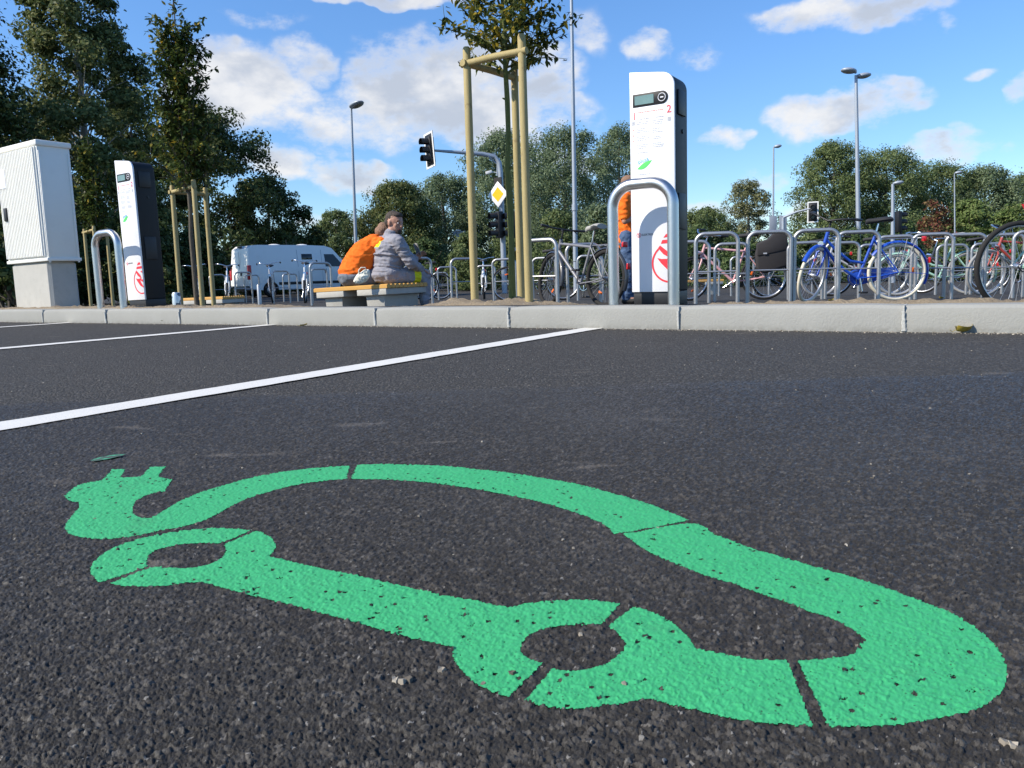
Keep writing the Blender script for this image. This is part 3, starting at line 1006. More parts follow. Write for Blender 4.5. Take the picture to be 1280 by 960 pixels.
def limb(mb, a, b_, r0, r1, n=6, bend=.12, seg=4):
    a, b_ = Vector(a), Vector(b_)
    L = (b_ - a).length
    off = Vector((random.uniform(-1, 1), random.uniform(-1, 1), random.uniform(-.3, 1))) * L * bend
    pts = []
    for i in range(seg + 1):
        t = i / seg
        pts.append(a.lerp(b_, t) + off * math.sin(math.pi * t))
    mb.tube(pts, [r0 + (r1 - r0) * i / seg for i in range(seg + 1)], n)
    return pts

def crown_clumps(H0, H1, hw, shape, ncl, rng):
    out = []
    tries = 0
    while len(out) < ncl and tries < ncl * 40:
        tries += 1
        t = rng.uniform(0, 1)
        if shape == 'round':
            w = math.sqrt(max(0, 1 - (2 * t - .92) ** 2 / 1.18))
        elif shape == 'cone':
            w = (1 - t) ** .75 * (.55 + .45 * min(1, t * 5))
        elif shape == 'column':
            w = math.sin(math.pi * min(1, .12 + t * .86)) ** .5 * (1 - .35 * t)
        elif shape == 'bush':
            w = math.sqrt(max(0, 1 - t ** 2)) * .95
        else:
            w = 1 - t * .5
        a = rng.uniform(0, 2 * math.pi)
        r = math.sqrt(rng.uniform(.12, 1)) * w * hw
        lobes = 1 + .22 * math.sin(3 * a + H1 * 7 + 4 * t) + .12 * math.sin(7 * a - 5 * t)
        out.append((r * lobes * math.cos(a), r * lobes * math.sin(a), H0 + t * (H1 - H0), t))
    return out

def make_tree(name, label, cat, base, H, hw, crown0, shape, mat, bark_m, nleaf, lsize, ncl=70, clr=.22, trunk_r=.14, group=None, leaders=0, droop=0.0, seed=0):
    rng = random.Random(seed * 77 + 5)
    nr = np.random.default_rng(seed + 100)
    t = empty(name, base, 0, label, cat, group)
    cl = crown_clumps(crown0, H, hw, shape, ncl, rng)
    mb = MB()
    top = H * .93
    tp = [Vector((0, 0, -.3))]
    for i in range(1, 7):
        tp.append(Vector((rng.uniform(-.03, .03) * H * .5, rng.uniform(-.03, .03) * H * .5, top * i / 6)))
    if shape != 'bush':
        mb.tube(tp, [trunk_r * (1.15 - .98 * i / 6) for i in range(7)], 8)
    else:
        for q in range(4):
            limb(mb, (rng.uniform(-.2, .2) * hw, rng.uniform(-.2, .2) * hw, -.2), (rng.uniform(-.6, .6) * hw, rng.uniform(-.6, .6) * hw, H * .8), trunk_r * .5, trunk_r * .1, 5)
    for (x, y, z, tt) in cl[::2]:
        zb = max(crown0 * .7, z - math.hypot(x, y) * rng.uniform(.5, 1.1))
        i = min(5.999, max(0, zb / top * 6))
        a = tp[int(i)].lerp(tp[int(i) + 1], i - int(i))
        if shape == 'bush':
            a = Vector((0, 0, .05 * H))
        limb(mb, a, (x, y, z), trunk_r * .30 * (1.1 - tt), trunk_r * .05, 5, .08)
    mb.build('trunk', bark_m, t)
    pts, outs = [], []
    per = max(4, nleaf // len(cl))
    span = min(hw, (H - crown0) * .5)
    for (x, y, z, tt) in cl:
        rc = clr * span * rng.uniform(.6, 1.35)
        k = int(per * rng.uniform(.6, 1.4))
        g = nr.normal(size=(k, 3))
        g /= np.linalg.norm(g, axis=1)[:, None]
        rad = nr.uniform(.15, 1, k) ** .55
        g *= (rad * rc)[:, None]
        g[:, 2] *= .75
        if droop:
            g[:, 2] -= np.abs(nr.normal(size=k)) * droop * rc
        pts.append(g + np.array([x, y, z]))
        outs.append(g * (1.0 / max(rc, .01)) + np.array([x, y, (z - (H + crown0) * .5) * .6]) * (.8 / max(hw, .1)))
    for q in range(leaders):
        lx, ly = rng.uniform(-.45, .45) * hw, rng.uniform(-.45, .45) * hw
        zt = H * rng.uniform(.80, 1.0) if q else H * 1.0
        if q == 0:
            lx, ly = lx * .2, ly * .2
        z0 = H * .55
        k = int(per * 1.6)
        zz = nr.uniform(z0, zt, k)
        ww = .075 * hw + .05 * hw * (zt - zz) / (zt - z0)
        pts.append(np.stack([lx + nr.normal(size=k) * ww, ly + nr.normal(size=k) * ww, zz], 1))
        outs.append(nr.normal(size=(k, 3)))
    P = np.concatenate(pts)
    O = np.concatenate(outs)
    ok = P[:, 2] > .05
    leaf_cloud('crown', P[ok], lsize, mat, t, O[ok])
    return t

def tree_px(name, label, cat, x, ytop, hwpx, Y, shape, mat, bark_m, nleaf, lsize, crown=.12, **kw):
    p = gnd(x, Y)
    zt = pt(x, ytop, Y).z
    H = zt - p.z
    hw = hwpx * Y / FPX
    tries = make_tree(name, label, cat, p, H / 1.04, hw, H * crown, shape, mat, bark_m, nleaf, lsize, seed=int(x * 3 + ytop + Y), **kw)
    return tries

G_FAR = 'trees beyond the bicycle park'
G_HEDGE = 'bushes behind the bicycle park'
# the dark wood on the left
tree_px('tree', 'dark tall tree rising behind the grey cabinet at the left edge', 'tree', -6, -40, 100, 22, 'cone', L_DARK, M_BARK, 42000, .125, .05, ncl=190, clr=.26, trunk_r=.2, group='dark trees on the left')
tree_px('tree', 'tall airy poplar with upright leaders above the far left charging column', 'tree', 122, -90, 102, 25, 'column', L_POPLAR, M_BARKPALE, 56000, .135, .10, ncl=230, clr=.16, trunk_r=.17, group='dark trees on the left', leaders=7)
tree_px('tree', 'dark spreading tree behind the staked tree, sloping down to the van', 'tree', 268, 128, 88, 44, 'round', L_DARK, M_BARK, 30000, .22, .04, ncl=150, clr=.20, trunk_r=.2, group='dark trees on the left')
tree_px('tree', 'low dark tree rising above the roof of the white van', 'tree', 342, 222, 58, 48, 'round', L_DARK, M_BARK, 20000, .22, .02, ncl=90, clr=.24, trunk_r=.2, group='dark trees on the left')
tree_px('tree', 'dark tree filling the gap between poplar and cabinet', 'tree', 62, 100, 66, 29, 'round', L_DARK, M_BARK, 22000, .15, .03, ncl=90, clr=.24, trunk_r=.2, group='dark trees on the left')
tree_px('tree', 'dark slim tree between the poplar and the staked tree', 'tree', 172, 62, 50, 34, 'cone', L_DARK, M_BARK, 16000, .16, .05, ncl=100, clr=.26, trunk_r=.18, group='dark trees on the left')
tree_px('tree', 'dark tree behind the far left charging column', 'tree', 180, 130, 66, 30, 'round', L_DARK, M_BARK, 22000, .15, .03, ncl=90, clr=.24, trunk_r=.2, group='dark trees on the left')
for x, yt, hw, Y, lb in [(18, 265, 50, 19, 'dark undergrowth bush at the left edge behind the cabinet plinth'), (105, 285, 48, 23, 'dark undergrowth bush behind the left steel hoop'), (185, 275, 50, 22, 'dark undergrowth bush beside the far charging column'), (250, 285, 40, 24, 'dark undergrowth bush behind the staked tree left of the van'), (345, 285, 60, 46, 'dark undergrowth bush behind the white van')]:
    tree_px('bush', lb, 'bush', x, yt, hw, Y, 'bush', L_DARK, M_BARK, 10000, .15, .02, ncl=70, clr=.30, trunk_r=.08, group='dark undergrowth on the left')
# middle distance
F = [
    (425, 262, 38, 62, 'round', L_OLIVE, 'small olive tree far off between van roof and lamp post', 6000, .24),
    (500, 224, 52, 50, 'round', L_POPLAR, 'green birch like tree behind the two seated men', 11000, .19),
    (558, 214, 56, 55, 'round', L_WILLOW, 'grey green tree below the hanging traffic signal', 11000, .20),
    (634, 158, 60, 55, 'round', L_WILLOW, 'grey green willow behind the diamond sign', 13000, .20),
    (708, 154, 74, 50, 'round', L_WILLOW, 'broad dark willow behind the tall pole without a lamp head', 16000, .19),
    (778, 150, 54, 58, 'round', L_WILLOW, 'grey willow half hidden by the near charging column', 9000, .21),
    (878, 258, 44, 54, 'round', L_OLIVE, 'low olive tree just right of the near charging column', 6000, .20),
    (934, 222, 32, 60, 'round', L_AIRY, 'small pale airy tree left of the thin street lamp', 4200, .20),
    (1040, 174, 54, 54, 'round', L_OLIVE, 'olive tree with pointed top left of the twin lamp', 11000, .19),
    (1106, 182, 58, 55, 'round', L_OLIVE, 'olive tree right of the twin lamp', 11000, .19),
    (1168, 200, 56, 58, 'round', L_OLIVE, 'olive tree behind the red leaved bush', 10000, .19),
    (1228, 205, 54, 58, 'round', L_WILLOW, 'greyish tree near the right edge behind the thin far lamp', 9000, .20),
    (1288, 212, 50, 58, 'round', L_OLIVE, 'tree cut by the right edge of the picture', 8000, .20),
]
for x, yt, hw, Y, sh, mat, lb, nl, ls in F:
    tree_px('tree', lb, 'tree', x, yt, hw, Y, sh, mat, M_BARK if mat is not L_AIRY else M_BARKPALE, int(nl * 3.6), ls * .82, .05, ncl=210, clr=.22, trunk_r=.2, group=G_FAR, droop=.5 if mat is L_WILLOW else .2)
# bushes behind the racks
HB = [
    (470, 318, 34, 40, L_HEDGE, 'dark bush behind the two seated men'), (535, 300, 36, 40, L_HEDGE, 'dark bush behind the round traffic sign'),
    (588, 292, 34, 38, L_OLIVE, 'olive bush behind the back of the triangular sign'), (645, 280, 38, 38, L_OLIVE, 'olive bush behind the stakes of the middle tree'),
    (700, 262, 36, 34, L_OLIVE, 'light willow bush behind the silver bicycle'), (752, 256, 36, 33, L_WILLOW, 'silvery bush left of the near charging column'),
    (812, 270, 34, 33, L_OLIVE, 'bush hidden behind the near charging column'), (872, 284, 36, 30, L_HEDGE, 'dark bush behind the orange bench on the right'),
    (925, 293, 36, 28, L_HEDGE, 'dark bush behind the pink bicycle'), (975, 308, 34, 28, L_HEDGE, 'dark low bush under the two grey sign boards'),
    (1018, 288, 34, 30, L_OLIVE, 'bush behind the front wheel of the blue bicycle'), (1068, 284, 36, 30, L_HEDGE, 'dark bush behind the frame of the blue bicycle'),
    (1120, 276, 36, 32, L_HEDGE, 'dark bush behind the rear wheel of the blue bicycle'), (1212, 250, 38, 34, L_BRIGHT, 'bright green bush right of the red leaved bush'),
    (1262, 256, 36, 32, L_BRIGHT, 'bright green bush at the right edge behind the red bicycle'), (1190, 300, 34, 27, L_HEDGE, 'dark low bush below the red leaves'), (1245, 302, 34, 27, L_HEDGE, 'dark low bush behind the red bicycle'), (1300, 300, 34, 27, L_HEDGE, 'dark low bush cut by the right edge'),
]
for x, yt, hw, Y, mat, lb in HB:
    tree_px('bush', lb, 'bush', x, yt, hw, Y, 'bush', mat, M_BARK, 10500, .11 if Y < 31 else .135, .02, ncl=90, clr=.30, trunk_r=.06, group=G_HEDGE)
tree_px('bush', 'red leaved bush between the thick grey post and the thin lamp', 'bush', 1164, 244, 42, 33, 'cone', L_RED, M_BARK, 3600, .13, .02, ncl=60, clr=.20, trunk_r=.06, group=G_HEDGE)

# ---- staked young trees ------------------------------------------------------------------
def stakes(pA, pB, pC, top, bar_z, r, label, group):
    """three round stakes joined by rails: three posts and two rails"""
    c = (pA + pB + pC) / 3
    t = empty('tree_stake_frame', (c.x, c.y, 0), 0, label, 'stake frame', group)
    off = Vector((c.x, c.y, 0))
    for p in (pA, pB, pC):
        mb = MB()
        q = p - off
        tilt = Vector((-q.x * .02, -q.y * .03, 0))
        pts = [q + Vector((0, 0, p.z * 0 - .15)) + tilt * 0] 
        zs = [p.z - .3, p.z + (top - p.z) * .33, p.z + (top - p.z) * .66, top - .02, top]
        mb.tube([Vector((q.x, q.y, z)) + tilt * (z - zs[0]) / (top - zs[0]) for z in zs], [r * 1.03, r, r * .985, r * .96, r * .72], 14)
        mb.build('post', M_STAKE, t)
    for a, b_ in ((pA, pB), (pA, pC)):
        qa, qb = a - off, b_ - off
        d = (qb - qa); d.z = 0
        d.normalize()
        sd = Vector((d.y, -d.x, 0)) * (-r * .0)
        mb = MB()
        mb.tube([Vector((qa.x, qa.y, bar_z)) - d * r * 1.4 + sd, Vector(((qa.x + qb.x) / 2, (qa.y + qb.y) / 2, bar_z + .006)), Vector((qb.x, qb.y, bar_z)) + d * r * 1.2], [r * .82, r * .85, r * .82], 12)
        mb.build('rail', M_STAKE, t)
    return t

G_ST = 'stakes round the young trees'
G_YT = 'young trees held by stakes'
sA = Vector((*gnd(594, 6.45)[:2], .0)); sB = Vector((*gnd(662, 6.15)[:2], .0)); sC = Vector((*gnd(652, 6.95)[:2], .0))
stakes(sA, sB, sC, pt(655, 42, 6.15).z, pt(657, 64, 6.15).z, .033, 'three pale stakes with rails round the tree in the middle', G_ST)

def leaf6(verts, faces, p, d, up, L, w):
    d = d.normalized()
    s_ = d.cross(up)
    if s_.length < 1e-4:
        s_ = Vector((1, 0, 0))
    s_.normalize()
    n_ = s_.cross(d)
    o = len(verts)
    verts += [p, p + d * L * .35 + s_ * w + n_ * L * .06, p + d * L * .72 + s_ * w * .75, p + d * L, p + d * L * .72 - s_ * w * .75, p + d * L * .35 - s_ * w + n_ * L * .06]
    faces += [(o, o + 1, o + 2, o + 3), (o, o + 3, o + 4, o + 5)]

def young_tree(base, label, trunk_h, branches, mat, seed, scale=1.0, leaf=.065, dense=1.0, up=.55, spread=.85, lead=0.0, trunk_bark=None, bias=0.0):
    rng = random.Random(seed)
    t = empty('young_tree', base, 0, label, 'tree', G_YT)
    mb = MB()
    tp = [Vector((0, 0, -.2))]
    H = trunk_h + 1.5 * scale + lead
    for i in range(1, 13):
        tp.append(Vector((rng.uniform(-.010, .010), rng.uniform(-.010, .010), H * i / 12)))
    mb.tube(tp, [.032 * scale * (1.15 - .95 * i / 12) * (1 + .12 * rng.uniform(-1, 1)) for i in range(13)], 10)
    for q in range(5):   # knots
        i = rng.randint(1, 8)
        p = tp[i]
        a = rng.uniform(0, 6.28)
        mb.tube([p, p + Vector((math.cos(a) * .045, math.sin(a) * .045, .02))], [.014, .006], 6)
    verts, faces = [], []
    yverts, yfaces = [], []
    for k in range(branches):
        zb = trunk_h * .97 + (H - trunk_h) * .82 * (k / branches) ** 1.15
        i = min(11.99, zb / H * 12)
        a0 = tp[int(i)].lerp(tp[int(i) + 1], i - int(i))
        an = k * 2.4 + rng.uniform(-.4, .4)
        Lb = scale * spread * rng.uniform(.55, 1.0) * (1.05 - .6 * k / branches)
        dirv = Vector((math.cos(an) + bias, math.sin(an), up * rng.uniform(.6, 1.5))).normalized()
        end = a0 + dirv * Lb
        pts = limb(mb, a0, end, .013 * scale, .004 * scale, 6, .10, 6)
        nt_ = int(7 * dense)
        for q in range(nt_):
            tt = .2 + .8 * q / max(1, nt_ - 1)
            j = min(len(pts) - 1.01, tt * (len(pts) - 1))
            p = pts[int(j)].lerp(pts[int(j) + 1], j - int(j))
            d2 = (dirv + Vector((rng.uniform(-1, 1), rng.uniform(-1, 1), rng.uniform(-.5, .9))) * .9).normalized()
            Lt = scale * rng.uniform(.14, .34)
            tw = limb(mb, p, p + d2 * Lt, .0035 * scale, .0015 * scale, 4, .1, 3)
            nl = int(11 * dense)
            for w in range(nl):
                f = rng.uniform(.05, 1.05)
                pp = p + d2 * Lt * min(1, f) + Vector((rng.uniform(-1, 1), rng.uniform(-1, 1), rng.uniform(-1, 1))) * .02 * scale
                ld = Vector((rng.uniform(-1, 1), rng.uniform(-1, 1), rng.uniform(-1.1, .35)))
                leaf6(verts, faces, pp, ld, Vector((rng.uniform(-.4, .4), rng.uniform(-.4, .4), 1)), leaf * rng.uniform(.65, 1.25), leaf * .22)
    if lead:      # upright leading shoots, leafy along their length
        for q in range(7):
            top = Vector((rng.uniform(-.35, .35) * scale, rng.uniform(-.35, .35) * scale, H * rng.uniform(.72, .9))) if q else Vector((tp[12].x, tp[12].y, H * 1.02))
            bot = Vector((top.x * .4, top.y * .4, H * (.5 if q else .62)))
            limb(mb, bot, top, .009, .003, 5, .03, 5)
            for w in range(150 if q == 0 else 80):
                f = rng.random()
                pp = bot.lerp(top, f) + Vector((rng.gauss(0, 1), rng.gauss(0, 1), 0)) * (.035 + .07 * (1 - f)) * scale
                leaf6(verts, faces, pp, Vector((rng.uniform(-1, 1), rng.uniform(-1, 1), rng.uniform(-.4, 1))), Vector((rng.uniform(-.4, .4), rng.uniform(-.4, .4), 1)), leaf * rng.uniform(.65, 1.25), leaf * .24)
    mb.build('trunk', trunk_bark or M_BARKGREEN, t)
    np_mesh('crown', np.array([tuple(v) for v in verts]), np.array(faces), mat, t)
    return t

bp = gnd(641, 6.6)
young_tree(Vector((bp.x, bp.y, .06)), 'young tree with green mossy trunk and yellowing leaves between three stakes', 1.95, 44, L_NEAR, 5, .95, .068, 1.1, .40, .64, bias=.22)
q0 = gnd(247, 11.6)
sA = Vector((*gnd(227, 12.0)[:2], -.05)); sB = Vector((*gnd(254, 11.4)[:2], -.05)); sC = Vector((*gnd(268, 12.4)[:2], -.05))
stakes(sA, sB, sC, pt(249, 224, 11.4).z, pt(249, 233, 11.4).z, .036, 'three stakes with a rail left of the white van', G_ST)
young_tree(Vector((q0.x, q0.y, q0.z)), 'bushy young tree with a tall leader held by stakes left of the van', 1.75, 56, L_YOUNG, 8, 1.05, .085, 1.35, 1.0, .72, 1.15, M_BARK)
q1 = gnd(128, 18)
sA = Vector((*gnd(114, 18.4)[:2], -.2)); sB = Vector((*gnd(126, 17.6)[:2], -.2)); sC = Vector((*gnd(142, 18.2)[:2], -.2))
stakes(sA, sB, sC, pt(126, 282, 17.6).z, pt(126, 287, 17.6).z, .036, 'far stakes seen through the left steel hoop', G_ST)
young_tree(Vector((q1.x, q1.y, q1.z)), 'slender young tree with yellow tinged leaves behind the left steel hoop', 1.6, 34, L_YOUNG, 13, .9, .10, 1.0, 1.8, .62, .9, M_BARK)

# ================================================================== charging columns
def charging_column(base, rz, label):
    """local x to the right along the kerb, y into the depth, z up; front face at y = 0"""
    W_, D_, H_ = .262, .215, 1.298
    t = empty('charging_column', base, rz, label, 'charging column', 'charging columns at the kerb')
    hx = W_ / 2
    rr = .075
    def outline(x0, x1, z0, z1, r):
        z2 = z1 - .026        # the cap falls towards the rounded side
        return [(x0, z0), (x1, z0), (x1, z2 - r)] + [(x1 - r + r * math.cos(a), z2 - r + r * math.sin(a)) for a in [i * math.pi / 16 for i in range(1, 8)]] + [(x1 - r - .02, z2 + .004), (x0, z1)]
    mb = MB(); mb.prism(outline(-hx, hx, .072, H_, rr), 0.0, .016)
    mb.build('front_panel', M_WHITE, t, bevel=.003)
    mb = MB(); mb.prism(outline(-hx + .002, hx - .001, .072, H_ - .001, rr), .0165, D_)
    mb.build('housing', M_ANTH, t, bevel=.012, seg=3)
    mb = MB(); mb.box((0, D_ / 2 + .004, .034), (W_ - .012, D_ - .012, .078))
    mb.build('plinth', M_BLACK, t, bevel=.002)
    # display
    ax, az = -hx + .020, H_ - .195
    dw, dh = .207, .070
    po = [(ax, az), (ax + dw - dh / 2, az)] + [(ax + dw - dh / 2 + dh / 2 * math.sin(a), az + dh / 2 - dh / 2 * math.cos(a)) for a in [i * math.pi / 12 for i in range(1, 12)]] + [(ax + dw - dh / 2, az + dh), (ax, az + dh)]
    mb = MB(); mb.prism(po, -.003, -.0005)
    disp = mb.build('display', M_ANTH, t, bevel=.0008)
    mb = MB(); mb.box((ax + .068, -.0035, az + dh / 2), (.112, .002, .048))
    mb.build('screen', M_SCREEN, disp)
    mb = MB(); mb.ring((ax + dw - dh / 2, -.0042, az + dh / 2), .021, .0022, 32, 6)
    mb.box((ax + dw - dh / 2, -.004, az + dh / 2), (.018, .002, .006))
    mb.build('card_reader', M_WHITE, disp)
    # lettering
    text_mesh('numeral', '1', .058, M_RED, t, (-hx + .012, -.0006, H_ - .262))
    text_mesh('numeral', '2', .058, M_RED, t, (hx - .045, -.0006, H_ - .247))
    rng = random.Random(3)
    mb = MB()
    def line(x0, x1, z, h_, mi):
        x = x0
        while x < x1 - .004:
            w = rng.uniform(.006, .018)
            w = min(w, x1 - x)
            mb.box((x + w / 2, -.0007, z), (w, .001, h_), mi)
            x += w + .0028
    line(-hx + .045, hx - .06, H_ - .225, .006, 1)
    for c0, c1 in ((-hx + .042, -.012), (.002, hx - .062)):
        z = H_ - .262
        line(c0 + .02, c1, z, .005, 0)
        for bl in range(4):
            z -= .016
            for q in range(rng.choice((2, 3))):
                line(c0, c1 - rng.uniform(0, .03), z, .0036, 0)
                z -= .0095
    line(-hx + .045, -.022, H_ - .445, .004, 0)
    line(-hx + .045, -.012, H_ - .565, .004, 0)
    line(-hx + .045, -.012, H_ - .59, .003, 0)
    for q in (0, 1, 2):
        mb.box((-hx + .022, -.0007, H_ - .318 - q * .03), (.007, .001, .009), 1)
    for sx in (-hx + .021, hx - .03):
        for q in range(4):
            mb.box((sx, -.0007, H_ - .273 - q * .0055), (.017, .001, .0032), 0)
    mb.build('printed_text', [M_GREYPRINT, M_PALEPRINT], t, smooth=0)
    # leaf emblem with its word
    lp = []
    for i in range(13):
        u = i / 12
        lp.append((-.045 + .09 * u, -.004 + .042 * u - .020 * math.sin(math.pi * u)))
    for i in range(11, 0, -1):
        u = i / 12
        lp.append((-.045 + .09 * u, -.004 + .042 * u + .012 * math.sin(math.pi * u)))
    mb = MB(); mb.prism([(-.045 + p[0] , H_ - .530 + p[1]) for p in lp], -.0012, -.0004)
    lf = mb.build('leaf_emblem', M_LEAFGREEN, t, smooth=0)
    text_mesh('word', 'plusa', .033, M_BLUEPRINT, lf, (-.083, -.0006, H_ - .507), (R(90), R(-14), 0))
    # small maker mark, word and emblem
    mb = MB(); mb.ring((-hx + .046, -.0006, .395), .0125, .0014, 24, 4, sq=.3)
    mb.prism([(-hx + .038, .398), (-hx + .05, .404), (-hx + .046, .397), (-hx + .054, .390), (-hx + .042, .386), (-hx + .047, .394)], -.0014, -.0004)
    sm_ = mb.build('small_emblem', M_RED, t, smooth=0)
    text_mesh('word', 'ELEKTRO', .0165, M_ANTH, sm_, (-hx + .063, -.0006, .391))
    # big red emblem, cut by the right edge of the panel
    cx, cz, r_ = .100, .232, .108
    xe = hx - .0015
    mb = MB()
    ringp_o, ringp_i = [], []
    a0, a1 = math.radians(130), math.radians(286)
    for i in range(33):
        a = a0 + (a1 - a0) * i / 32
        th = .010 if i > 6 else .010 
        ringp_o.append((cx + r_ * math.cos(a), cz + r_ * 1.02 * math.sin(a)))
        ringp_i.append((cx + (r_ - th) * math.cos(a), cz + (r_ - th) * 1.02 * math.sin(a)))
    def clip(poly):
        return [(min(p[0], xe), p[1]) for p in poly]
    mb.prism(clip(ringp_o + ringp_i[::-1]), -.0014, -.0004)
    mb.prism(clip([(.030, .318), (.042, .332), (.098, .288), (.112, .262), (.105, .249), (.131, .249), (.131, .226), (.090, .242), (.100, .220), (.131, .190), (.131, .176), (.085, .196), (.048, .232), (.025, .262), (.052, .256), (.083, .256), (.098, .262), (.062, .282)]), -.0014, -.0004)
    mb.prism(clip([(.047, .341), (.055, .361), (.131, .365), (.131, .344)]), -.0014, -.0004)
    mb.prism(clip([(.062, .374), (.076, .392), (.098, .400), (.112, .394), (.116, .380)]), -.0014, -.0004)
    mb.prism(clip([(.104, .318), (.131, .326), (.131, .304)]), -.0014, -.0004)
    mb.build('red_emblem', M_RED, t, smooth=0)
    # sockets and lock on both flanks
    for sg in (1, -1):
        mb = MB()
        mb.box((sg * (hx + .004), .105, H_ - .185), (.012, .115, .135))
        mb.build('socket_flap', M_BLACK, t, bevel=.005)
        mb = MB()
        mb.box((sg * (hx + .004), .105, .52), (.010, .115, .20))
        mb.build('socket_flap', M_BLACK, t, bevel=.004)
        mb = MB()
        mb.tube([(sg * (hx - .004), .13, H_ - .335), (sg * (hx + .005), .13, H_ - .335)], .012, 12)
        mb.build('lock', M_BLACK, t)
    return t

def on_kerb(x, s_, z=None):
    """place on the line s_ behind the kerb front at picture column x"""
    # solve depth so that sdist == s_
    lo, hi = 2.0, 14.0
    for _ in range(50):
        mid = (lo + hi) / 2
        p = gnd(x, mid)
        if sdist(p.x, p.y) < s_:
            lo = mid
        else:
            hi = mid
    return gnd(x, (lo + hi) / 2)

p = on_kerb(817, .36)
charging_column(p, KERB_ROT, 'white and black charging column with display on the right, nearest the camera')
p = on_kerb(171.5, .36)
c2 = charging_column(p, KERB_ROT, 'farther white and black charging column next to the grey cabinet')
c2.rotation_euler = (0, R(-1.2), KERB_ROT)
c2.scale = (1, 1, 1.03)

def steel_hoop(name, p, rz, w, h, r, label, cat, group, lean=0):
    t = MB()
    rb = w / 2 if w < .2 else .125
    pts = [(-w / 2, 0, -.12), (-w / 2, 0, h - rb)]
    pts += [(-w / 2 + rb - rb * math.cos(a), 0, h - rb + rb * math.sin(a)) for a in [i * math.pi / 20 for i in range(1, 11)]]
    pts += [(w / 2 - rb + rb * math.sin(a), 0, h - rb + rb * math.cos(a)) for a in [i * math.pi / 20 for i in range(0, 11)]]
    pts += [(w / 2, 0, -.12)]
    t.tube(pts, r, 20)
    o = t.build(name, M_STEEL, None, smooth=50)
    o.location = p
    o.rotation_euler = (0, lean, rz)
    return tag(o, label, cat, group)
a, b_ = on_kerb(767.5, .195), on_kerb(842, .195)
mid = (a + b_) / 2
steel_hoop('guard_hoop', mid, KERB_ROT, (a - b_).length, .658, .031, 'thick steel guard hoop before the near charging column', 'guard hoop', 'steel guard hoops at the kerb')
a, b_ = on_kerb(126.5, .195), on_kerb(155, .195)
mid = (a + b_) / 2
steel_hoop('guard_hoop', mid, KERB_ROT, max(.33, (a - b_).length), .675, .031, 'thick steel guard hoop next to the grey cabinet', 'guard hoop', 'steel guard hoops at the kerb', R(-1.0))

# ---- grey cable cabinet on a concrete plinth ---------------------------------------------
# corner post at picture column 60
p = on_kerb(65, .30)
cab = empty('cable_cabinet', p, KERB_ROT, 'light grey ribbed cable cabinet on a concrete plinth at the left edge', 'cabinet')
cab.rotation_euler = (0, R(-.6), KERB_ROT)
CW, CD, PZ, CH = .80, .33, .475, 1.635
mb = MB()
mb.box((-CW / 2 + .01, CD / 2, PZ / 2 - .06), (CW - .07, CD - .04, PZ + .12))
mb.build('plinth', M_CONC, cab, bevel=.028, seg=1)
mb = MB()
mb.box((-CW / 2 + .02, CD / 2, PZ + .016), (CW + .01, CD + .012, .032))
mb.box((-CW / 2 + .02, CD / 2, PZ + (CH - PZ) / 2), (CW - .02, CD - .01, CH - PZ - .03))
mb.build('housing', M_CABINET, cab, bevel=.006)
mb = MB()
mb.box((-CW / 2 + .02, CD / 2, CH - .010), (CW + .02, CD + .02, .055))
mb.build('lid', M_CABINET, cab, bevel=.012)
mb = MB()
x = .39 - .04
mb.box((-CW / 2 + .02, -.002, PZ + (CH - PZ) / 2), (CW - .06, .012, CH - PZ - .09))
xx = -CW / 2 + .02 - (CW - .06) / 2 + .012
while xx < -CW / 2 + .02 + (CW - .06) / 2 - .008:
    mb.box((xx, -.014, PZ + (CH - PZ) / 2), (.017, .014, CH - PZ - .10))
    xx += .0305
dr = mb.build('door', M_CABINET, cab, bevel=.0015, seg=1)
mb = MB(); mb.box((-.655, -.022, PZ + .50), (.055, .03, .135)); mb.build('handle', M_BLACK, dr, bevel=.008)
mb = MB(); mb.box((-.672, -.0225, PZ + .86), (.15, .003, .19)); mb.build('label_plate', M_WHITE, dr)
mb = MB()
for (cy, cz, sy, sz) in ((.022, PZ + .53, .022, CH - PZ - .07), (CD - .022, PZ + .53, .022, CH - PZ - .07)):
    mb.box((.0145, cy, cz), (.012, sy, sz))
mb.build('corner_post', M_CABINET, cab, bevel=.004)

# ---- drink can, bollard, leaves -----------------------------------------------------------
p = on_kerb(221.5, .30)
can = MB()
prof_c = [(.0, 0), (.026, 0), (.033, .008), (.033, .100), (.027, .114), (.0265, .116), (.024, .112), (0, .112)]
vs_, fs = [], []
for (r_, z_) in prof_c:
    for j in range(20):
        a = 2 * math.pi * j / 20
        vs_.append((r_ * math.cos(a), r_ * math.sin(a), z_))
for i in range(len(prof_c) - 1):
    for j in range(20):
        fs.append((i * 20 + j, i * 20 + (j + 1) % 20, (i + 1) * 20 + (j + 1) % 20, (i + 1) * 20 + j))
can.add(vs_, fs)
m, nt, b = new_mat('can_print')
tc = nt.n('ShaderNodeTexCoord').outputs['Object']
c = nt.mix(nt.ss(nt.noise(26, 1, .5, tc), .56, .58), (.62, .66, .66), (.06, .09, .13))
nt.l(c, b.inputs['Base Color']); b.inputs['Metallic'].default_value = .6; b.inputs['Roughness'].default_value = .35
o = can.build('drink_can', m)
o.location = (p.x, p.y, p.z + .018)
o.scale = (1.08, 1.08, 1.0)
tag(o, 'silver drink can with dark print standing on the soil', 'can')

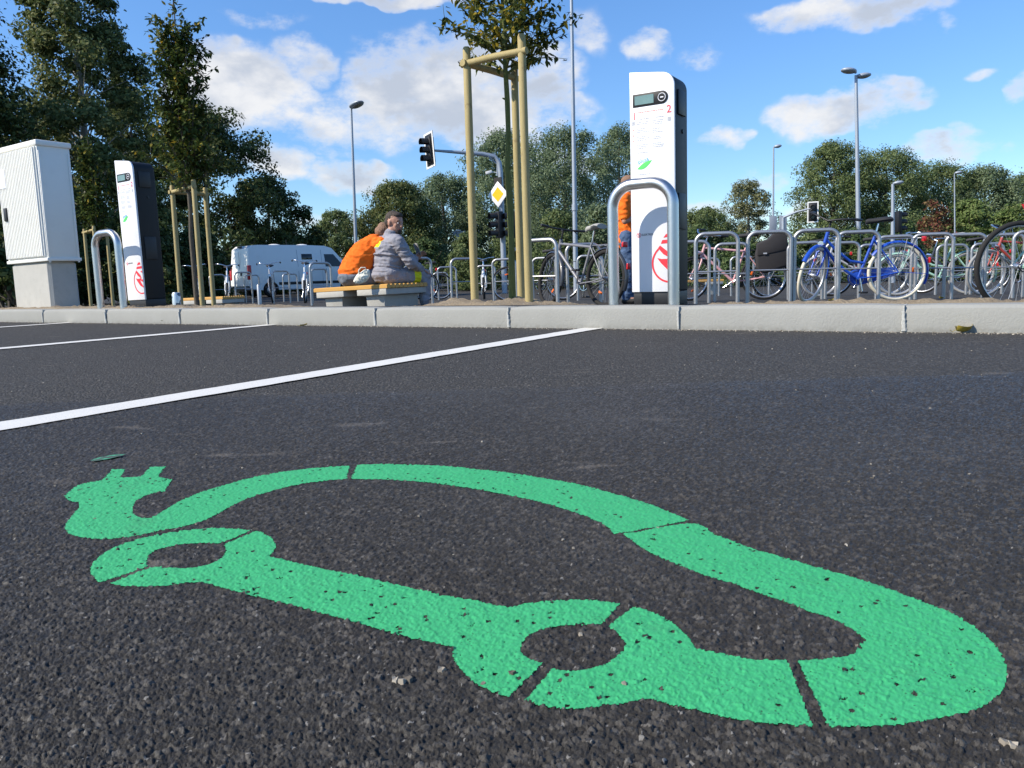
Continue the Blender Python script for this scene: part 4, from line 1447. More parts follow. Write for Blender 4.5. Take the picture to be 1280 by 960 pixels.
M_LEAFY = simple('yellow_leaf', (.42, .30, .04), .6, 0, .5, 60)
M_LEAFB = simple('brown_green_leaf', (.10, .11, .02), .6, 0, .4, 50)
def fallen_leaf(p, L, mat, label, rz, curl=.5, group='fallen leaves'):
    vs_, fs = [], []
    n = 8
    for i in range(n + 1):
        u = i / n
        w = L * .32 * math.sin(math.pi * min(.999, .04 + u * .96)) ** .7
        for j in range(5):
            v = (j - 2) / 2
            vs_.append(((u - .5) * L, w * v * (1 + .1 * math.sin(u * 20)), L * curl * (.5 * v * v * .6 + .5 * (u - .4) ** 2) + .002))
    for i in range(n):
        for j in range(4):
            fs.append((i * 5 + j, i * 5 + j + 1, (i + 1) * 5 + j + 1, (i + 1) * 5 + j))
    mb = MB(); mb.add(vs_, fs)
    mb.tube([(-.5 * L, 0, L * curl * .12 + .003), (-.72 * L, .02 * L, .004), (-.9 * L, 0, .012)], .0012, 5)
    o = mb.build('leaf', mat)
    o.location = p
    o.rotation_euler = (random.uniform(-.15, .15), random.uniform(-.1, .1), rz)
    return tag(o, label, 'leaf', group)
q = road_pt(1205, 416.5)
fallen_leaf(Vector((q.x, q.y, .004)), .085, M_LEAFY, 'curled yellow leaf lying against the kerb foot on the right', .3, .9)
q = road_pt(208, 404.5)
fallen_leaf(Vector((q.x, q.y, .004)), .10, M_LEAFB, 'dark curled leaf on the asphalt below the drink can', -.5, .9)
q = road_pt(380, 408)
fallen_leaf(Vector((q.x, q.y, .004)), .055, M_LEAFY, 'small yellow leaf on the asphalt at the kerb below the bench', .8, .5)
for i, (x, Y, lb) in enumerate([(1040, 9.6, 'yellow leaf under the front wheel of the blue bicycle'), (1090, 7.9, 'yellow leaf lying below the rear wheel of the blue bicycle'), (1050, 7.7, 'yellow leaf at the foot of the hoop before the blue bicycle'), (1176, 9.6, 'yellow leaf at the foot of a hoop right of the blue bicycle'), (1228, 8.4, 'yellow leaf inside the ring of the big near wheel'), (1224, 6.9, 'small yellow leaf on the paving below the big near wheel')]):
    p = gnd(x, Y)
    fallen_leaf(p + Vector((0, 0, .004)), .09, M_LEAFY, lb, i * 1.3, .7)

# ---- benches ---------------------------------------------------------------------------
def bench(name, base, rz, L, D, h, label, tilt=0):
    """x along the bench, y across (0..D), z up; base is the near right corner of the seat"""
    t = empty(name, base, rz, label, 'bench', 'benches with wooden seats on concrete blocks')
    t.rotation_euler = (0, tilt, rz)
    ns = 10
    mb = MB()
    for i in range(ns):
        y0 = D * i / ns
        po = [(y0 + .003, h - .048), (y0 + D / ns - .003, h - .048), (y0 + D / ns - .003, h - .012), (y0 + D / ns * .72, h), (y0 + D / ns * .28, h), (y0 + .003, h - .012)]
        vs_ = [(0, a, z) for a, z in po] + [(-L, a, z) for a, z in po]
        fs = [(k, (k + 1) % 6, 6 + (k + 1) % 6, 6 + k) for k in range(6)] + [tuple(range(6)), tuple(range(11, 5, -1))]
        mb.add(vs_, fs)
    mb.build('seat', M_BENCHWOOD, t, smooth=0)
    for x0 in (-.02, -L + .50):
        mb = MB()
        zt = h - .052
        xs = (x0, x0 - .46)
        ytop = (.005, D - .005)
        vs_ = []
        for z, ins in ((-.25, .115), (zt - .085, .085), (zt - .07, .0), (zt, .0)):
            for (xa, ya) in ((x0 - ins, ytop[0] + ins * .7), (x0 - ins, ytop[1] - ins * .7), (x0 - .46 + ins, ytop[1] - ins * .7), (x0 - .46 + ins, ytop[0] + ins * .7)):
                vs_.append((xa, ya, z))
        fs = []
        for lv in range(3):
            for k in range(4):
                fs.append((lv * 4 + k, lv * 4 + (k + 1) % 4, lv * 4 + 4 + (k + 1) % 4, lv * 4 + 4 + k))
        fs += [(3, 2, 1, 0), (12, 13, 14, 15)]
        mb.add(vs_, fs)
        mb.build('leg', M_CONC, t, bevel=.006, smooth=25)
    return t
YB = 9.0
corner = pt(484, 354.7, YB)
zb = zp(corner.x, corner.y)
BENCH_H = corner.z - zb
BENCH_RZ = KERB_ROT
bench('bench', Vector((corner.x, corner.y, zb)), BENCH_RZ, 1.2, .76, BENCH_H, 'wooden topped concrete bench carrying the two seated men', R(-1.6))
corner = pt(278, 370.5, 14)
zb = zp(corner.x, corner.y)
bench('bench', Vector((corner.x, corner.y, zb)), KERB_ROT, 1.3, .50, corner.z - zb, 'farther bench beside the stakes left of the van', R(-1.0))
corner = pt(905, 349, 19.5)
zb = zp(corner.x, corner.y)
b3 = bench('bench', Vector((corner.x, corner.y, zb)), R(4), 1.5, .50, corner.z - zb, 'bench with orange wood beyond the hoops right of the near charging column')

# ================================================================== bicycle hoops
def rack_proto():
    t = MB()
    w, h, r, rb = .45, .80, .0225, .10
    pts = [(-w / 2, 0, -.06), (-w / 2, 0, h - rb)]
    pts += [(-w / 2 + rb - rb * math.cos(a), 0, h - rb + rb * math.sin(a)) for a in [i * math.pi / 16 for i in range(1, 9)]]
    pts += [(w / 2 - rb + rb * math.sin(a), 0, h - rb + rb * math.cos(a)) for a in [i * math.pi / 16 for i in range(0, 9)]]
    pts += [(w / 2, 0, -.06)]
    t.tube(pts, r, 12)
    o = t.build('bike_hoop', M_GALV, None, smooth=50)
    mb = MB()
    mb.tube([(-w / 2 + .018, 0, .385), (w / 2 - .018, 0, .385)], .009, 8)
    mb.build('crossbar', M_GALV, o)
    return o
RACKS = [  # column, depth, yaw in degrees, label
    (895.5, 8.6, -14, 'bike hoop in the front row, first right of the near charging column'),
    (960.5, 8.55, -14, 'bike hoop in the front row, framing the black pannier bag'),
    (1019.5, 8.45, -16, 'bike hoop in the front row, before the front wheel of the blue bicycle'),
    (1071, 8.9, -16, 'bike hoop right of the blue bicycle handlebar stem'),
    (1119, 9.9, -18, 'bike hoop behind the rear wheel of the blue bicycle'),
    (1163, 9.6, -20, 'bike hoop just right of the blue bicycle, leaf at its foot'),
    (1204, 9.8, -20, 'bike hoop left of the big near wheel'),
    (1252, 10.0, -20, 'bike hoop seen through the big near wheel'),
    (1292, 9.4, -20, 'bike hoop cut by the right edge of the picture'),
    (914, 10.9, -14, 'bike hoop in the second row, behind the first front hoop'),
    (1006, 11.0, -14, 'bike hoop in the second row, behind the front wheel of the blue bicycle'),
    (1052, 11.2, -14, 'bike hoop in the second row, behind the blue step-through frame'),
    (1092, 12.0, -14, 'bike hoop in the second row, under the blue bicycle saddle'),
    (1188, 12.6, -14, 'bike hoop among the parked bicycles between blue and red ones'),
    (1232, 12.4, -14, 'bike hoop behind the red bicycle fork'),
    (864, 10.2, -12, 'bike hoop half hidden by the near charging column'),
    (928, 16.0, -12, 'bike hoop in the back row, before the orange bench'),
    (885, 16.6, -12, 'bike hoop in the back row, near the left end of the orange bench'),
    (976, 15.2, -12, 'bike hoop in the back row, below the two grey sign boards'),
    (1030, 15.4, -12, 'bike hoop in the back row behind the blue front wheel'),
    (731, 10.3, 10, 'bike hoop behind the saddle of the silver bicycle'),
    (678, 9.0, -40, 'bike hoop between the tree stakes and the silver bicycle'),
    (681, 14.6, -20, 'bike hoop farther back, behind the one left of the silver bicycle'),
    (738, 14.0, -12, 'bike hoop farther back, below the grey saddle of the silver bicycle'),
    (632, 14.8, -12, 'bike hoop directly behind the mossy trunk'),
    (608, 18.6, -12, 'bike hoop farther back, between left stake and mossy trunk'),
    (580, 14.2, 18, 'bike hoop left of the left tree stake, tall one'),
    (560, 19.0, 10, 'bike hoop farther back, behind the round traffic sign'),
    (552, 25.0, 0, 'small far bike hoop left of the round traffic sign'),
    (527, 13.6, 35, 'bike hoop just right of the seated men'),
    (517, 18.0, 30, 'bike hoop farther back right of the seated men'),
    (403, 14.8, 45, 'bike hoop at the left end of the bench of the two men'),
    (401, 18.5, 50, 'bike hoop farther back at the left end of the bench'),
    (353, 19.5, 44, 'bike hoop before the rear wheel of the van'),
    (364, 22.5, 44, 'bike hoop farther back before the flank of the van'),
    (306, 20.0, 44, 'bike hoop before the tail light of the van'),
    (317, 23.0, 44, 'bike hoop farther back before the tail light of the van'),
    (274, 22.0, 44, 'bike hoop behind the right tree stake, left of the van'),
]
proto = rack_proto()
for i, (x, Y, yw, lb) in enumerate(RACKS):
    o = proto if i == 0 else copy_tree(proto)
    o.location = gnd(x, Y)
    o.rotation_euler = (R(random.uniform(-.8, .8)), R(random.uniform(-.8, .8)), R(yw))
    tag(o, lb, 'bike hoop', 'steel hoops for parking bicycles')

# short post by the far bench
p = gnd(325, 17)
mb = MB(); mb.tube([(0, 0, -.1), (0, 0, .42), (0, 0, .44)], [.045, .045, .035], 16)
o = mb.build('bollard', M_GALV); o.location = p
tag(o, 'short grey bollard at the far bench, before the van wheel', 'bollard')

# ================================================================== bicycles
def paint(name, col, rough=.35):
    return simple(name, col, rough, 0, .06, 8, coat=.3)
P_BLUE = paint('blue_frame_paint', (.015, .075, .44))
P_SILVER = paint('silver_frame_paint', (.40, .40, .42))
P_STEELGREY = paint('grey_frame_paint', (.20, .20, .215))
P_PINK = paint('pink_frame_paint', (.66, .36, .36))
P_RED = paint('red_frame_paint', (.36, .05, .035))
P_TEAL = paint('pale_green_frame_paint', (.30, .50, .40))
P_WHITEB = paint('white_frame_paint', (.70, .72, .72))
P_DARK = paint('dark_frame_paint', (.035, .04, .05))
M_SADDLE = simple('saddle_cover', (.02, .02, .022), .7, 0, .2)
M_GREYSADDLE = simple('grey_saddle_cover', (.36, .35, .32), .9, 0, .15, 12)
M_CLOTHBLACK = simple('black_seat_cloth', (.03, .027, .028), .85, 0, .25, 14)

def bicycle(base, heading, label, frame_m, step=True, wr=.345, wb=1.07, steer=0.0, lean=0.0, tyre=None, rim=None, guard=None, chain=None, saddle=None, rack=True, swept=True, bag=None, detail=True, fork_m=None, reflector=True, bar_m=None, tr=.020):
    tyre = tyre or M_TYRE; rim = rim or M_RIM; saddle = saddle or M_SADDLE; fork_m = fork_m or frame_m
    t = empty('bicycle', base, heading, label, 'bicycle', 'parked bicycles')
    t.rotation_euler = (lean, 0, heading)
    nsp = 28 if detail else 14
    bbx, bbz = .45, .285
    V = Vector
    bb = V((bbx, 0, bbz))
    st_top = V((.27, 0, .78)); rear = V((0, 0, wr))
    front = V((wb, 0, wr))
    hb, ht = V((wb - .16, 0, .68)), V((wb - .21, 0, .84))
    if step:
        hb, ht = V((wb - .15, 0, .66)), V((wb - .20, 0, .85))
    axis = (ht - hb).normalized()
    MS = Matrix.Translation(hb) @ Matrix.Rotation(steer, 4, axis) @ Matrix.Translation(-hb)
    def wheel(c, M):
        mb = MB()
        mb.ring((0, 0, 0), wr - .036, .011, 44, 8, sq=1.1)
        mb.tube([(0, -.045, 0), (0, -.02, 0), (0, .02, 0), (0, .045, 0)], [.012, .024, .024, .012], 10)
        for i in range(nsp):
            a = 2 * math.pi * i / nsp
            b_ = a + (.5 if i % 2 else -.5)
            s_ = .028 if (i // 2) % 2 else -.028
            mb.tube([(.022 * math.cos(b_), s_, .022 * math.sin(b_)), ((wr - .04) * math.cos(a), 0, (wr - .04) * math.sin(a))], .0016, 3, caps=False)
        if reflector:
            for a in (.7, .7 + math.pi):
                pass
        w = mb.build('wheel', rim, t, smooth=50)
        w.matrix_local = M @ Matrix.Translation(c)
        mb = MB(); mb.ring((0, 0, 0), wr - tr * .95, tr, 52, 10)
        mb.build('tyre', tyre, w, smooth=60)
        if reflector:
            a = random.uniform(0, 6)
            mb = MB()
            mb.box((0, .006, 0), (.028, .012, .062), 0, Matrix.Rotation(-a, 4, 'Y') @ Matrix.Translation((.19, 0, 0)))
            mb.build('reflector', M_REFLECT_O, w, bevel=.004)
        return w
    wheel(rear, Matrix())
    wheel(front, MS)
    mb = MB()
    rt = .0165
    if step:
        lo = [hb + (ht - hb) * .12, hb.lerp(bb, .35) + V((.0, 0, -.045)), hb.lerp(bb, .7) + V((0, 0, -.035)), bb]
        up = [hb + (ht - hb) * .55, hb.lerp(bb, .30) + V((-.02, 0, .085)), bb.lerp(st_top, .38) + V((.17, 0, .02)), bb.lerp(st_top, .36)]
        mb.tube(lo, rt * 1.1, 10); mb.tube(up, rt, 10)
    else:
        mb.tube([hb + (ht - hb) * .2, bb], rt * 1.25, 10)
        mb.tube([hb + (ht - hb) * .75, bb.lerp(st_top, .90)], rt * 1.05, 10)
    mb.tube([bb, st_top], rt, 10)
    mb.tube([hb - axis * .02, ht + axis * .015], rt * 1.3, 12)
    mb.tube([bb + V((0, -.045, 0)), bb + V((0, .045, 0))], .022, 12)
    for s_ in (-1, 1):
        mb.tube([bb + V((-.02, s_ * .03, 0)), V((.20, s_ * .045, bbz + .02)), rear + V((0, s_ * .06, 0))], .009, 8)
        mb.tube([bb.lerp(st_top, .92) + V((0, s_ * .015, 0)), rear + V((0, s_ * .06, 0))], .0075, 8)
    mb.build('frame', frame_m, t, smooth=50)
    # fork
    mb = MB()
    crown = hb - axis * .03
    for s_ in (-1, 1):
        mb.tube([crown + V((0, s_ * .02, 0)), crown + V((.02, s_ * .05, -.03)), crown.lerp(front, .6) + V((-.012, s_ * .052, 0)), front + V((0, s_ * .052, 0))], [.014, .014, .011, .009], 8, M=MS)
    mb.build('fork', fork_m, t, smooth=50)
    # handlebar with stem
    mb = MB()
    sp_ = ht + axis * .12
    mb.tube([ht, sp_], .0125, 8, M=MS)
    c = sp_ + V((.05, 0, .02))
    mb.tube([sp_, c], .014, 8, M=MS)
    if swept:
        hbp = [c + V(p) for p in ((-.20, .29, .03), (-.06, .27, .05), (.02, .15, .04), (.03, 0, 0), (.02, -.15, .04), (-.06, -.27, .05), (-.20, -.29, .03))]
    else:
        hbp = [c + V(p) for p in ((-.05, .31, .02), (0, .12, .01), (0, -.12, .01), (-.05, -.31, .02))]
    mb.tube(hbp, .0115, 8, M=MS)
    hbo = mb.build('handlebar', bar_m or M_CHROME, t, smooth=50)
    for i, j in ((0, 1), (-1, -2)):
        mb = MB()
        d_ = (hbp[j] - hbp[i]).normalized()
        mb.tube([hbp[i] - d_ * .005, hbp[i] + d_ * .12], .017, 8, M=MS)
        mb.tube([hbp[i] + d_ * .15, hbp[i] + d_ * .07 + V((.06, 0, -.035))], .006, 6, M=MS)
        mb.build('grip', M_BLACK, hbo, smooth=50)
    mb = MB()
    mb.tube([hb + axis * .05 + V((.02, 0, 0)), hb + axis * .05 + V((.10, 0, .01))], [.02, .036], 10, M=MS)
    mb.build('headlamp', M_CHROME, t, smooth=50)
    # saddle
    sx = .235
    mb = MB()
    mb.tube([st_top - V((0, 0, .02)), V((sx, 0, .925))], .0125, 8)
    mb.build('seat_post', M_CHROME, t)
    vs_, fs = [], []
    prof_s = [(-.14, .085, .012), (-.10, .105, .02), (-.03, .085, .014), (.05, .04, .004), (.12, .022, 0), (.15, .012, -.012)]
    for (x, w, z) in prof_s:
        for k in range(10):
            a = 2 * math.pi * k / 10
            vs_.append((sx + x, w * math.cos(a), .955 + z + .032 * math.sin(a) * (1 if math.sin(a) > 0 else .9)))
    for i in range(len(prof_s) - 1):
        for k in range(10):
            fs.append((i * 10 + k, i * 10 + (k + 1) % 10, i * 10 + 10 + (k + 1) % 10, i * 10 + 10 + k))
    fs += [tuple(range(9, -1, -1)), tuple(50 + k for k in range(10))]
    mb = MB(); mb.add(vs_, fs)
    mb.build('saddle', saddle, t, smooth=60)
    # cranks
    mb = MB()
    mb.ring(bb + V((0, -.05, 0)), .085, .006, 28, 6)
    for a in (.5, 2.6, 4.7):
        mb.tube([bb + V((0, -.05, 0)), bb + V((.085 * math.cos(a), -.05, .085 * math.sin(a)))], .006, 5)
    ca = random.uniform(0, 6.28)
    for s_ in (-1, 1):
        e = bb + V((s_ * .165 * math.cos(ca), s_ * .075, s_ * .165 * math.sin(ca)))
        mb.tube([bb + V((0, s_ * .06, 0)), e], .011, 8)
    ck = mb.build('crank', M_CHROME, t, smooth=50)
    for s_ in (-1, 1):
        mb = MB()
        e = bb + V((s_ * .165 * math.cos(ca), s_ * .12, s_ * .165 * math.sin(ca)))
        mb.box(e, (.085, .075, .022))
        mb.build('pedal', M_BLACK, ck, bevel=.004)
    if chain:
        mb = MB()
        po = []
        for i in range(13):
            a = math.pi / 2 - math.pi * i / 12
            po.append((bbx + .10 * math.cos(a), bbz + .10 * math.sin(a)))
        for i in range(9):
            a = -math.pi / 2 - math.pi * i / 8
            po.append((.02 + .055 * math.cos(a), wr + .055 * math.sin(a)))
        mb.prism(po, -.075, -.05)
        mb.build('chain_guard', chain, t, bevel=.008)
    else:
        mb = MB()
        mb.tube([bb + V((0, -.05, .082)), rear + V((0, -.05, .035)), rear + V((-.035, -.05, 0)), rear + V((0, -.05, -.035)), bb + V((0, -.05, -.082))], .005, 5)
        mb.build('chain', M_BLACK, t)
    if guard:
        def fender(c, a0, a1, M, nm, w=.028):
            vs_, fs = [], []
            nn = 24
            for i in range(nn + 1):
                a = a0 + (a1 - a0) * i / nn
                for (dy, dr) in ((-w, -.008), (-w * .6, .010), (0, .016), (w * .6, .010), (w, -.008)):
                    r_ = wr + .014 + dr
                    vs_.append((c.x + r_ * math.cos(a), dy, c.z + r_ * math.sin(a)))
            for i in range(nn):
                for k in range(4):
                    fs.append((i * 5 + k, i * 5 + k + 1, i * 5 + 6 + k, i * 5 + 5 + k))
            mb = MB(); mb.add(vs_, fs, 0, M)
            for s_ in (-1, 1):
                for aa in (a1 - .35,) if nm == 'rear_mudguard' else (a0 + .6,):
                    mb.tube([c + V((0, s_ * .05, 0)), c + V(((wr + .012) * math.cos(aa), s_ * .028, (wr + .012) * math.sin(aa)))], .003, 5, M=M)
            o = mb.build(nm, guard, t, smooth=60)
            return o
        fender(rear, R(35), R(205), Matrix(), 'rear_mudguard')
        fender(front, R(35), R(195), MS, 'front_mudguard')
        mb = MB(); mb.box((-wr - .03, 0, wr + .13), (.022, .05, .07))
        mb.build('tail_light', M_REFLECT_R, t, bevel=.006)
    if rack:
        mb = MB()
        zr = wr * 2 + .05
        for s_ in (-1, 1):
            mb.tube([V((.20, s_ * .05, zr)), V((-.25, s_ * .06, zr)), V((-.28, s_ * .03, zr))], .005, 6)
            mb.tube([V((-.08, s_ * .06, zr)), rear + V((0, s_ * .07, 0))], .0045, 6)
            mb.tube([V((-.20, s_ * .06, zr)), rear + V((0, s_ * .07, 0))], .0045, 6)
        for x in (.10, 0, -.1, -.2):
            mb.tube([V((x, -.055, zr)), V((x, .055, zr))], .004, 5)
        mb.build('luggage_rack', M_BLACK if guard is None else M_GALV, t)
        mb = MB(); mb.box((-.30, 0, zr - .01), (.03, .08, .06))
        mb.build('rear_reflector', M_REFLECT_R, t, bevel=.008)
    return t

def bike_at(xr, Yr, heading_deg, label, frame_m, **kw):
    """rear wheel contact at picture column xr, depth Yr; heading measured from +X"""
    p = gnd(xr, Yr)
    return bicycle(p, R(heading_deg), label, frame_m, **kw)

# blue town bike, side on, facing left
bike_at(1119, 9.35, 176, 'blue step-through bicycle with cream tyre in front of the hoops', P_BLUE, steer=R(48), lean=R(-3), tyre=M_CREAMTYRE, guard=P_BLUE, chain=P_BLUE, wb=1.02, bar_m=M_BLACK)
# silver bike by the tree, facing away to the left
bike_at(756, 9.3, 126, 'silver bicycle with grey covered saddle behind the near guard hoop', P_STEELGREY, step=False, rim=M_GALV, steer=R(-14), lean=R(4), guard=P_DARK, saddle=M_GREYSADDLE, swept=False, bar_m=M_BLACK, tr=.027, fork_m=P_DARK)
# pink bike with a child seat
bk = bike_at(955, 11.6, 168, 'pink bicycle with a black pannier bag behind the second front hoop', P_PINK, step=False, steer=R(35), lean=R(-4), rack=True, swept=True)
mb = MB()
mb.prism([(-.30, .50), (.02, .40), (.13, .46), (.15, .70), (.10, .84), (-.02, .86), (-.14, 1.0), (-.27, .98), (-.31, .80)], .07, .23)
cs = mb.build('pannier_bag', M_CLOTHBLACK, None, bevel=.035, seg=3)
cs.location = bk.location; cs.rotation_euler = bk.rotation_euler
tag(cs, 'black pannier bag hanging on the pink bicycle', 'bag')
mb = MB(); mb.prism([(-.29, .74), (.13, .66), (.13, .84), (-.02, .90), (-.14, 1.02), (-.29, 1.0)], .065, .245)
mb.build('flap', M_CLOTHBLACK, cs, bevel=.02)
mb = MB(); mb.box((.02, .248, .70), (.05, .006, .02)); mb.build('badge', M_GREYPRINT, cs)
# the big near wheel at the right edge
bike_at(1268, 5.95, 4, 'near bicycle cut by the right edge, only its big rear wheel in view', P_TEAL, step=False, rack=False, guard=None, wr=.345, lean=R(2), swept=False)
# bicycles among the hoops on the right
bike_at(1328, 11.4, 172, 'red bicycle behind the big near wheel', P_RED, step=False, steer=R(20), guard=None, tyre=M_GREYTYRE, detail=False)
bike_at(1212, 12.6, 158, 'pale green bicycle right of the blue one', P_TEAL, guard=P_TEAL, tyre=M_GREYTYRE, steer=R(10), saddle=M_GREYSADDLE, detail=False)
bike_at(1236, 14.0, 150, 'dark bicycle behind the hoops between pale green and red ones', P_DARK, guard=P_DARK, steer=R(-20), detail=False)
bike_at(1108, 13.2, 165, 'silver town bicycle behind the blue one', P_SILVER, guard=P_SILVER, steer=R(15), detail=False, tyre=M_GREYTYRE)
bike_at(1040, 13.6, 168, 'dark bicycle behind the blue frame, turned away', P_DARK, guard=P_DARK, steer=R(25), detail=False)
# bicycles on the left seen from the front or rear
bike_at(250, 21.0, 290, 'pale bicycle seen from the front behind the left tree stake', P_WHITEB, detail=False, lean=R(3), guard=P_WHITEB)
bike_at(285, 21.0, 289, 'white bicycle seen from the front behind the right tree stake', P_WHITEB, detail=False, lean=R(-3), guard=P_WHITEB)
bike_at(343, 20.5, 285, 'silver bicycle seen from the front before the rear wheel of the van', P_SILVER, detail=False, lean=R(3))
bike_at(383, 19.4, 283, 'white bicycle seen from the front left of the bench', P_WHITEB, detail=False, lean=R(-2), saddle=M_SADDLE, guard=P_WHITEB)
bike_at(551, 20.5, 190, 'dark bicycle behind the hoops right of the seated men', P_DARK, detail=False, steer=R(20))
bike_at(606, 20.0, 271, 'white bicycle seen from the front left of the mossy trunk', P_WHITEB, detail=False, guard=P_WHITEB)
bike_at(532, 18.2, 205, 'silver bicycle low behind the bench end', P_SILVER, detail=False)
bike_at(704, 15.2, 175, 'dark bicycle behind the front wheel of the silver bicycle', P_DARK, detail=False)

# ================================================================== street lamps and signals
def lamp_post(name, x0, Y, xt, yt, r, label, heads=(), group='street lamps', cat='street lamp', collar=None, kind=None):
    b_ = gnd(x0, Y)
    top = pt(xt, yt, Y)
    t = empty(name, b_, 0, label, cat, group)
    v = top - b_
    mb = MB()
    pts, rs = [Vector((0, 0, -.3))], [r]
    for i in range(1, 11):
        pts.append(v * (i / 10)); rs.append(r * (1 - .45 * i / 10))
    mb.tube(pts, rs, 12)
    if collar:
        q = v * collar
        mb.tube([q - v.normalized() * .1, q + v.normalized() * .1], r * 1.15, 12)
    mb.build('pole', M_LAMPPOLE, t, smooth=50)
    for (dx, dy, dz, L, w, hh) in heads:
        mb = MB()
        d_ = Vector((dx, dy, 0)).normalized()
        ang = math.atan2(d_.y, d_.x)
        M = Matrix.Translation(v + Vector((0, 0, dz))) @ Matrix.Rotation(ang, 4, 'Z') @ Matrix.Rotation(R(-6), 4, 'Y')
        mb.ball((L * .52, 0, .02), (L * .5, w, hh), 16, 0, M)
        mb.tube([(0, 0, 0), (L * .3, 0, .01)], r * .5, 8, 0, True, M)
        hd = mb.build('lamp_head', M_LAMPPOLE, t, smooth=60)
        mb = MB(); mb.ball((L * .55, 0, -.012), (L * .36, w * .75, hh * .75), 14, 0, M)
        mb.build('lens', M_GREYLENS, hd, smooth=60)
    return t
M_GREYLENS = simple('lamp_lens', (.34, .31, .25), .3, 0, .1)
lamp_post('street_lamp', 447, 34, 439, 136, .085, 'street lamp with one oval head above the white van', [(.6, -.8, 0, 1.0, .26, .10)])
lamp_post('street_lamp', 720, 26, 713.4, -60, .085, 'tall pole reaching into the crown of the middle tree', [(1, .5, 0, .9, .24, .10)], collar=.26)
lamp_post('street_lamp', 1074, 30, 1070, 94, .10, 'tall twin headed street lamp right of centre', [(-1, -.25, .10, .62, .24, .10), (1, .25, -.06, .62, .24, .10)])
lamp_post('street_lamp', 966, 46, 967, 184, .075, 'thin street lamp behind the two grey sign boards', [(1, -.2, 0, .45, .16, .10)])
lamp_post('street_lamp', 1194, 30, 1193, 217, .032, 'thin far street lamp near the red leaved bush', [(1, -.3, 0, .27, .09, .055)])
lamp_post('street_lamp', 1116, 27, 1116, 230, .085, 'short thick grey post right of the twin lamp', [(1, -.3, 0, .34, .10, .06)])

M_SIGBLACK = simple('signal_housing', (.012, .012, .013), .5)
M_SIGWHITE = simple('signal_border', (.78, .78, .76), .5)
M_LENSR = simple('dark_red_lens', (.05, .006, .006), .2)
M_LENSA = simple('dark_amber_lens', (.05, .028, .005), .2)
M_LENSG = simple('dark_green_lens', (.004, .035, .02), .2)
def signal_head(parent, loc, heading, board, sc_=1.0, tilt=0.0):
    """three lamps stacked; local x is the direction the lamps face"""
    M = Matrix.Translation(loc) @ Matrix.Rotation(heading, 4, 'Z') @ Matrix.Rotation(tilt, 4, 'X') @ Matrix.Scale(sc_, 4)
    mb = MB(); mb.box((-.10, 0, 0), (.20, .33, .96))
    h_ = mb.build('signal_head', M_SIGBLACK, parent, bevel=.03)
    h_.matrix_local = M
    if board:
        mb = MB(); mb.box((-.07, 0, 0), (.02, .66, 1.30)); bo = mb.build('backing_board', M_SIGBLACK, h_, bevel=.004)
        mb = MB()
        for (y, z, sy, sz) in ((0, .615, .66, .07), (0, -.615, .66, .07), (.295, 0, .07, 1.16), (-.295, 0, .07, 1.16)):
            mb.box((-.066, y, z), (.024, sy, sz))
        mb.build('white_border', M_SIGWHITE, h_)
    for z, mt in ((.31, M_LENSR), (0, M_LENSA), (-.31, M_LENSG)):
        mb = MB(); mb.tube([(-.005, 0, z), (.008, 0, z)], .105, 18); mb.build('lens', mt, h_, smooth=40)
        vs_, fs = [], []
        nn = 12
        for k, (xx, zz) in enumerate(((0, 0), (.30, -.02))):
            for i in range(nn + 1):
                a = R(-35) + R(250) * i / nn
                vs_.append((xx, .13 * math.cos(a), z + zz + .13 * math.sin(a)))
        for i in range(nn):
            fs.append((i, i + 1, nn + 2 + i, nn + 1 + i))
        mb = MB(); mb.add(vs_, fs)
        mb.build('visor', M_SIGBLACK, h_, smooth=50)
    return h_
# main signal mast
Ys = 29.0
b_ = gnd(631, Ys)
t = empty('traffic_signal', b_, 0, 'grey traffic signal mast with arm, hanging signal and two lower signals', 'traffic signal')
top = pt(625.5, 215, Ys) - b_
mb = MB()
e1 = pt(618, 195.5, Ys) - b_
e2 = pt(602, 192.5, Ys - .1) - b_
e3 = pt(541, 188, Ys - .6) - b_
bd = pt(624, 203, Ys) - b_
mb.tube([Vector((0, 0, -.3)), top * .33, top * .66, top, bd, e1, e2, e2.lerp(e3, .5), e3], [.10, .10, .095, .09, .088, .085, .08, .06, .04], 12)
mb.tube([top * .97 + Vector((-.12, 0, 0)), top + Vector((-.10, 0, .28)), e1 + Vector((-.05, 0, -.16)), e2 + Vector((.25, 0, -.10))], .03, 8)
mb.build('mast', M_LAMPPOLE, t, smooth=50)
signal_head(t, e3 + Vector((-.16, -.1, 0)), R(215), True, .96, R(6))
for (x, y, hd) in ((621, 281, R(205)), (639, 281, R(205))):
    signal_head(t, pt(x, y, Ys - .3) - b_ , hd, False, 1.0)
    
# priority diamond on the mast
M_SIGNY = simple('yellow_sign', (.82, .48, .01), .4)
M_SIGNW = simple('white_sign', (.80, .80, .80), .4)
M_SIGNB = simple('sign_back', (.30, .33, .37), .5)
q = pt(622.5, 243, Ys - .35)
ps = empty('priority_sign', q, R(-38), 'yellow and white diamond priority sign on the signal mast', 'road sign')
def dia(mb, s_, y0, y1, mi=0):
    mb.prism([(0, -s_), (s_, 0), (0, s_), (-s_, 0)], y0, y1, mi)
mb = MB(); dia(mb, .47, -.012, .012); mb.build('plate', M_SIGNW, ps, bevel=.01)
mb = MB(); dia(mb, .27, -.016, -.0125); mb.build('yellow_field', M_SIGNY, ps)
mb = MB(); mb.box((-.0, .02, .48), (.34, .03, .26)); mb.build('bracket', M_SIGBLACK, ps)
q = pt(611, 215.5, Ys + 2)
mb = MB(); mb.box((0, 0, 0), (.26, .12, .11), 0, None, 0); mb.tube([(.1, 0, 0), (.42, .05, -.15)], .02, 6)
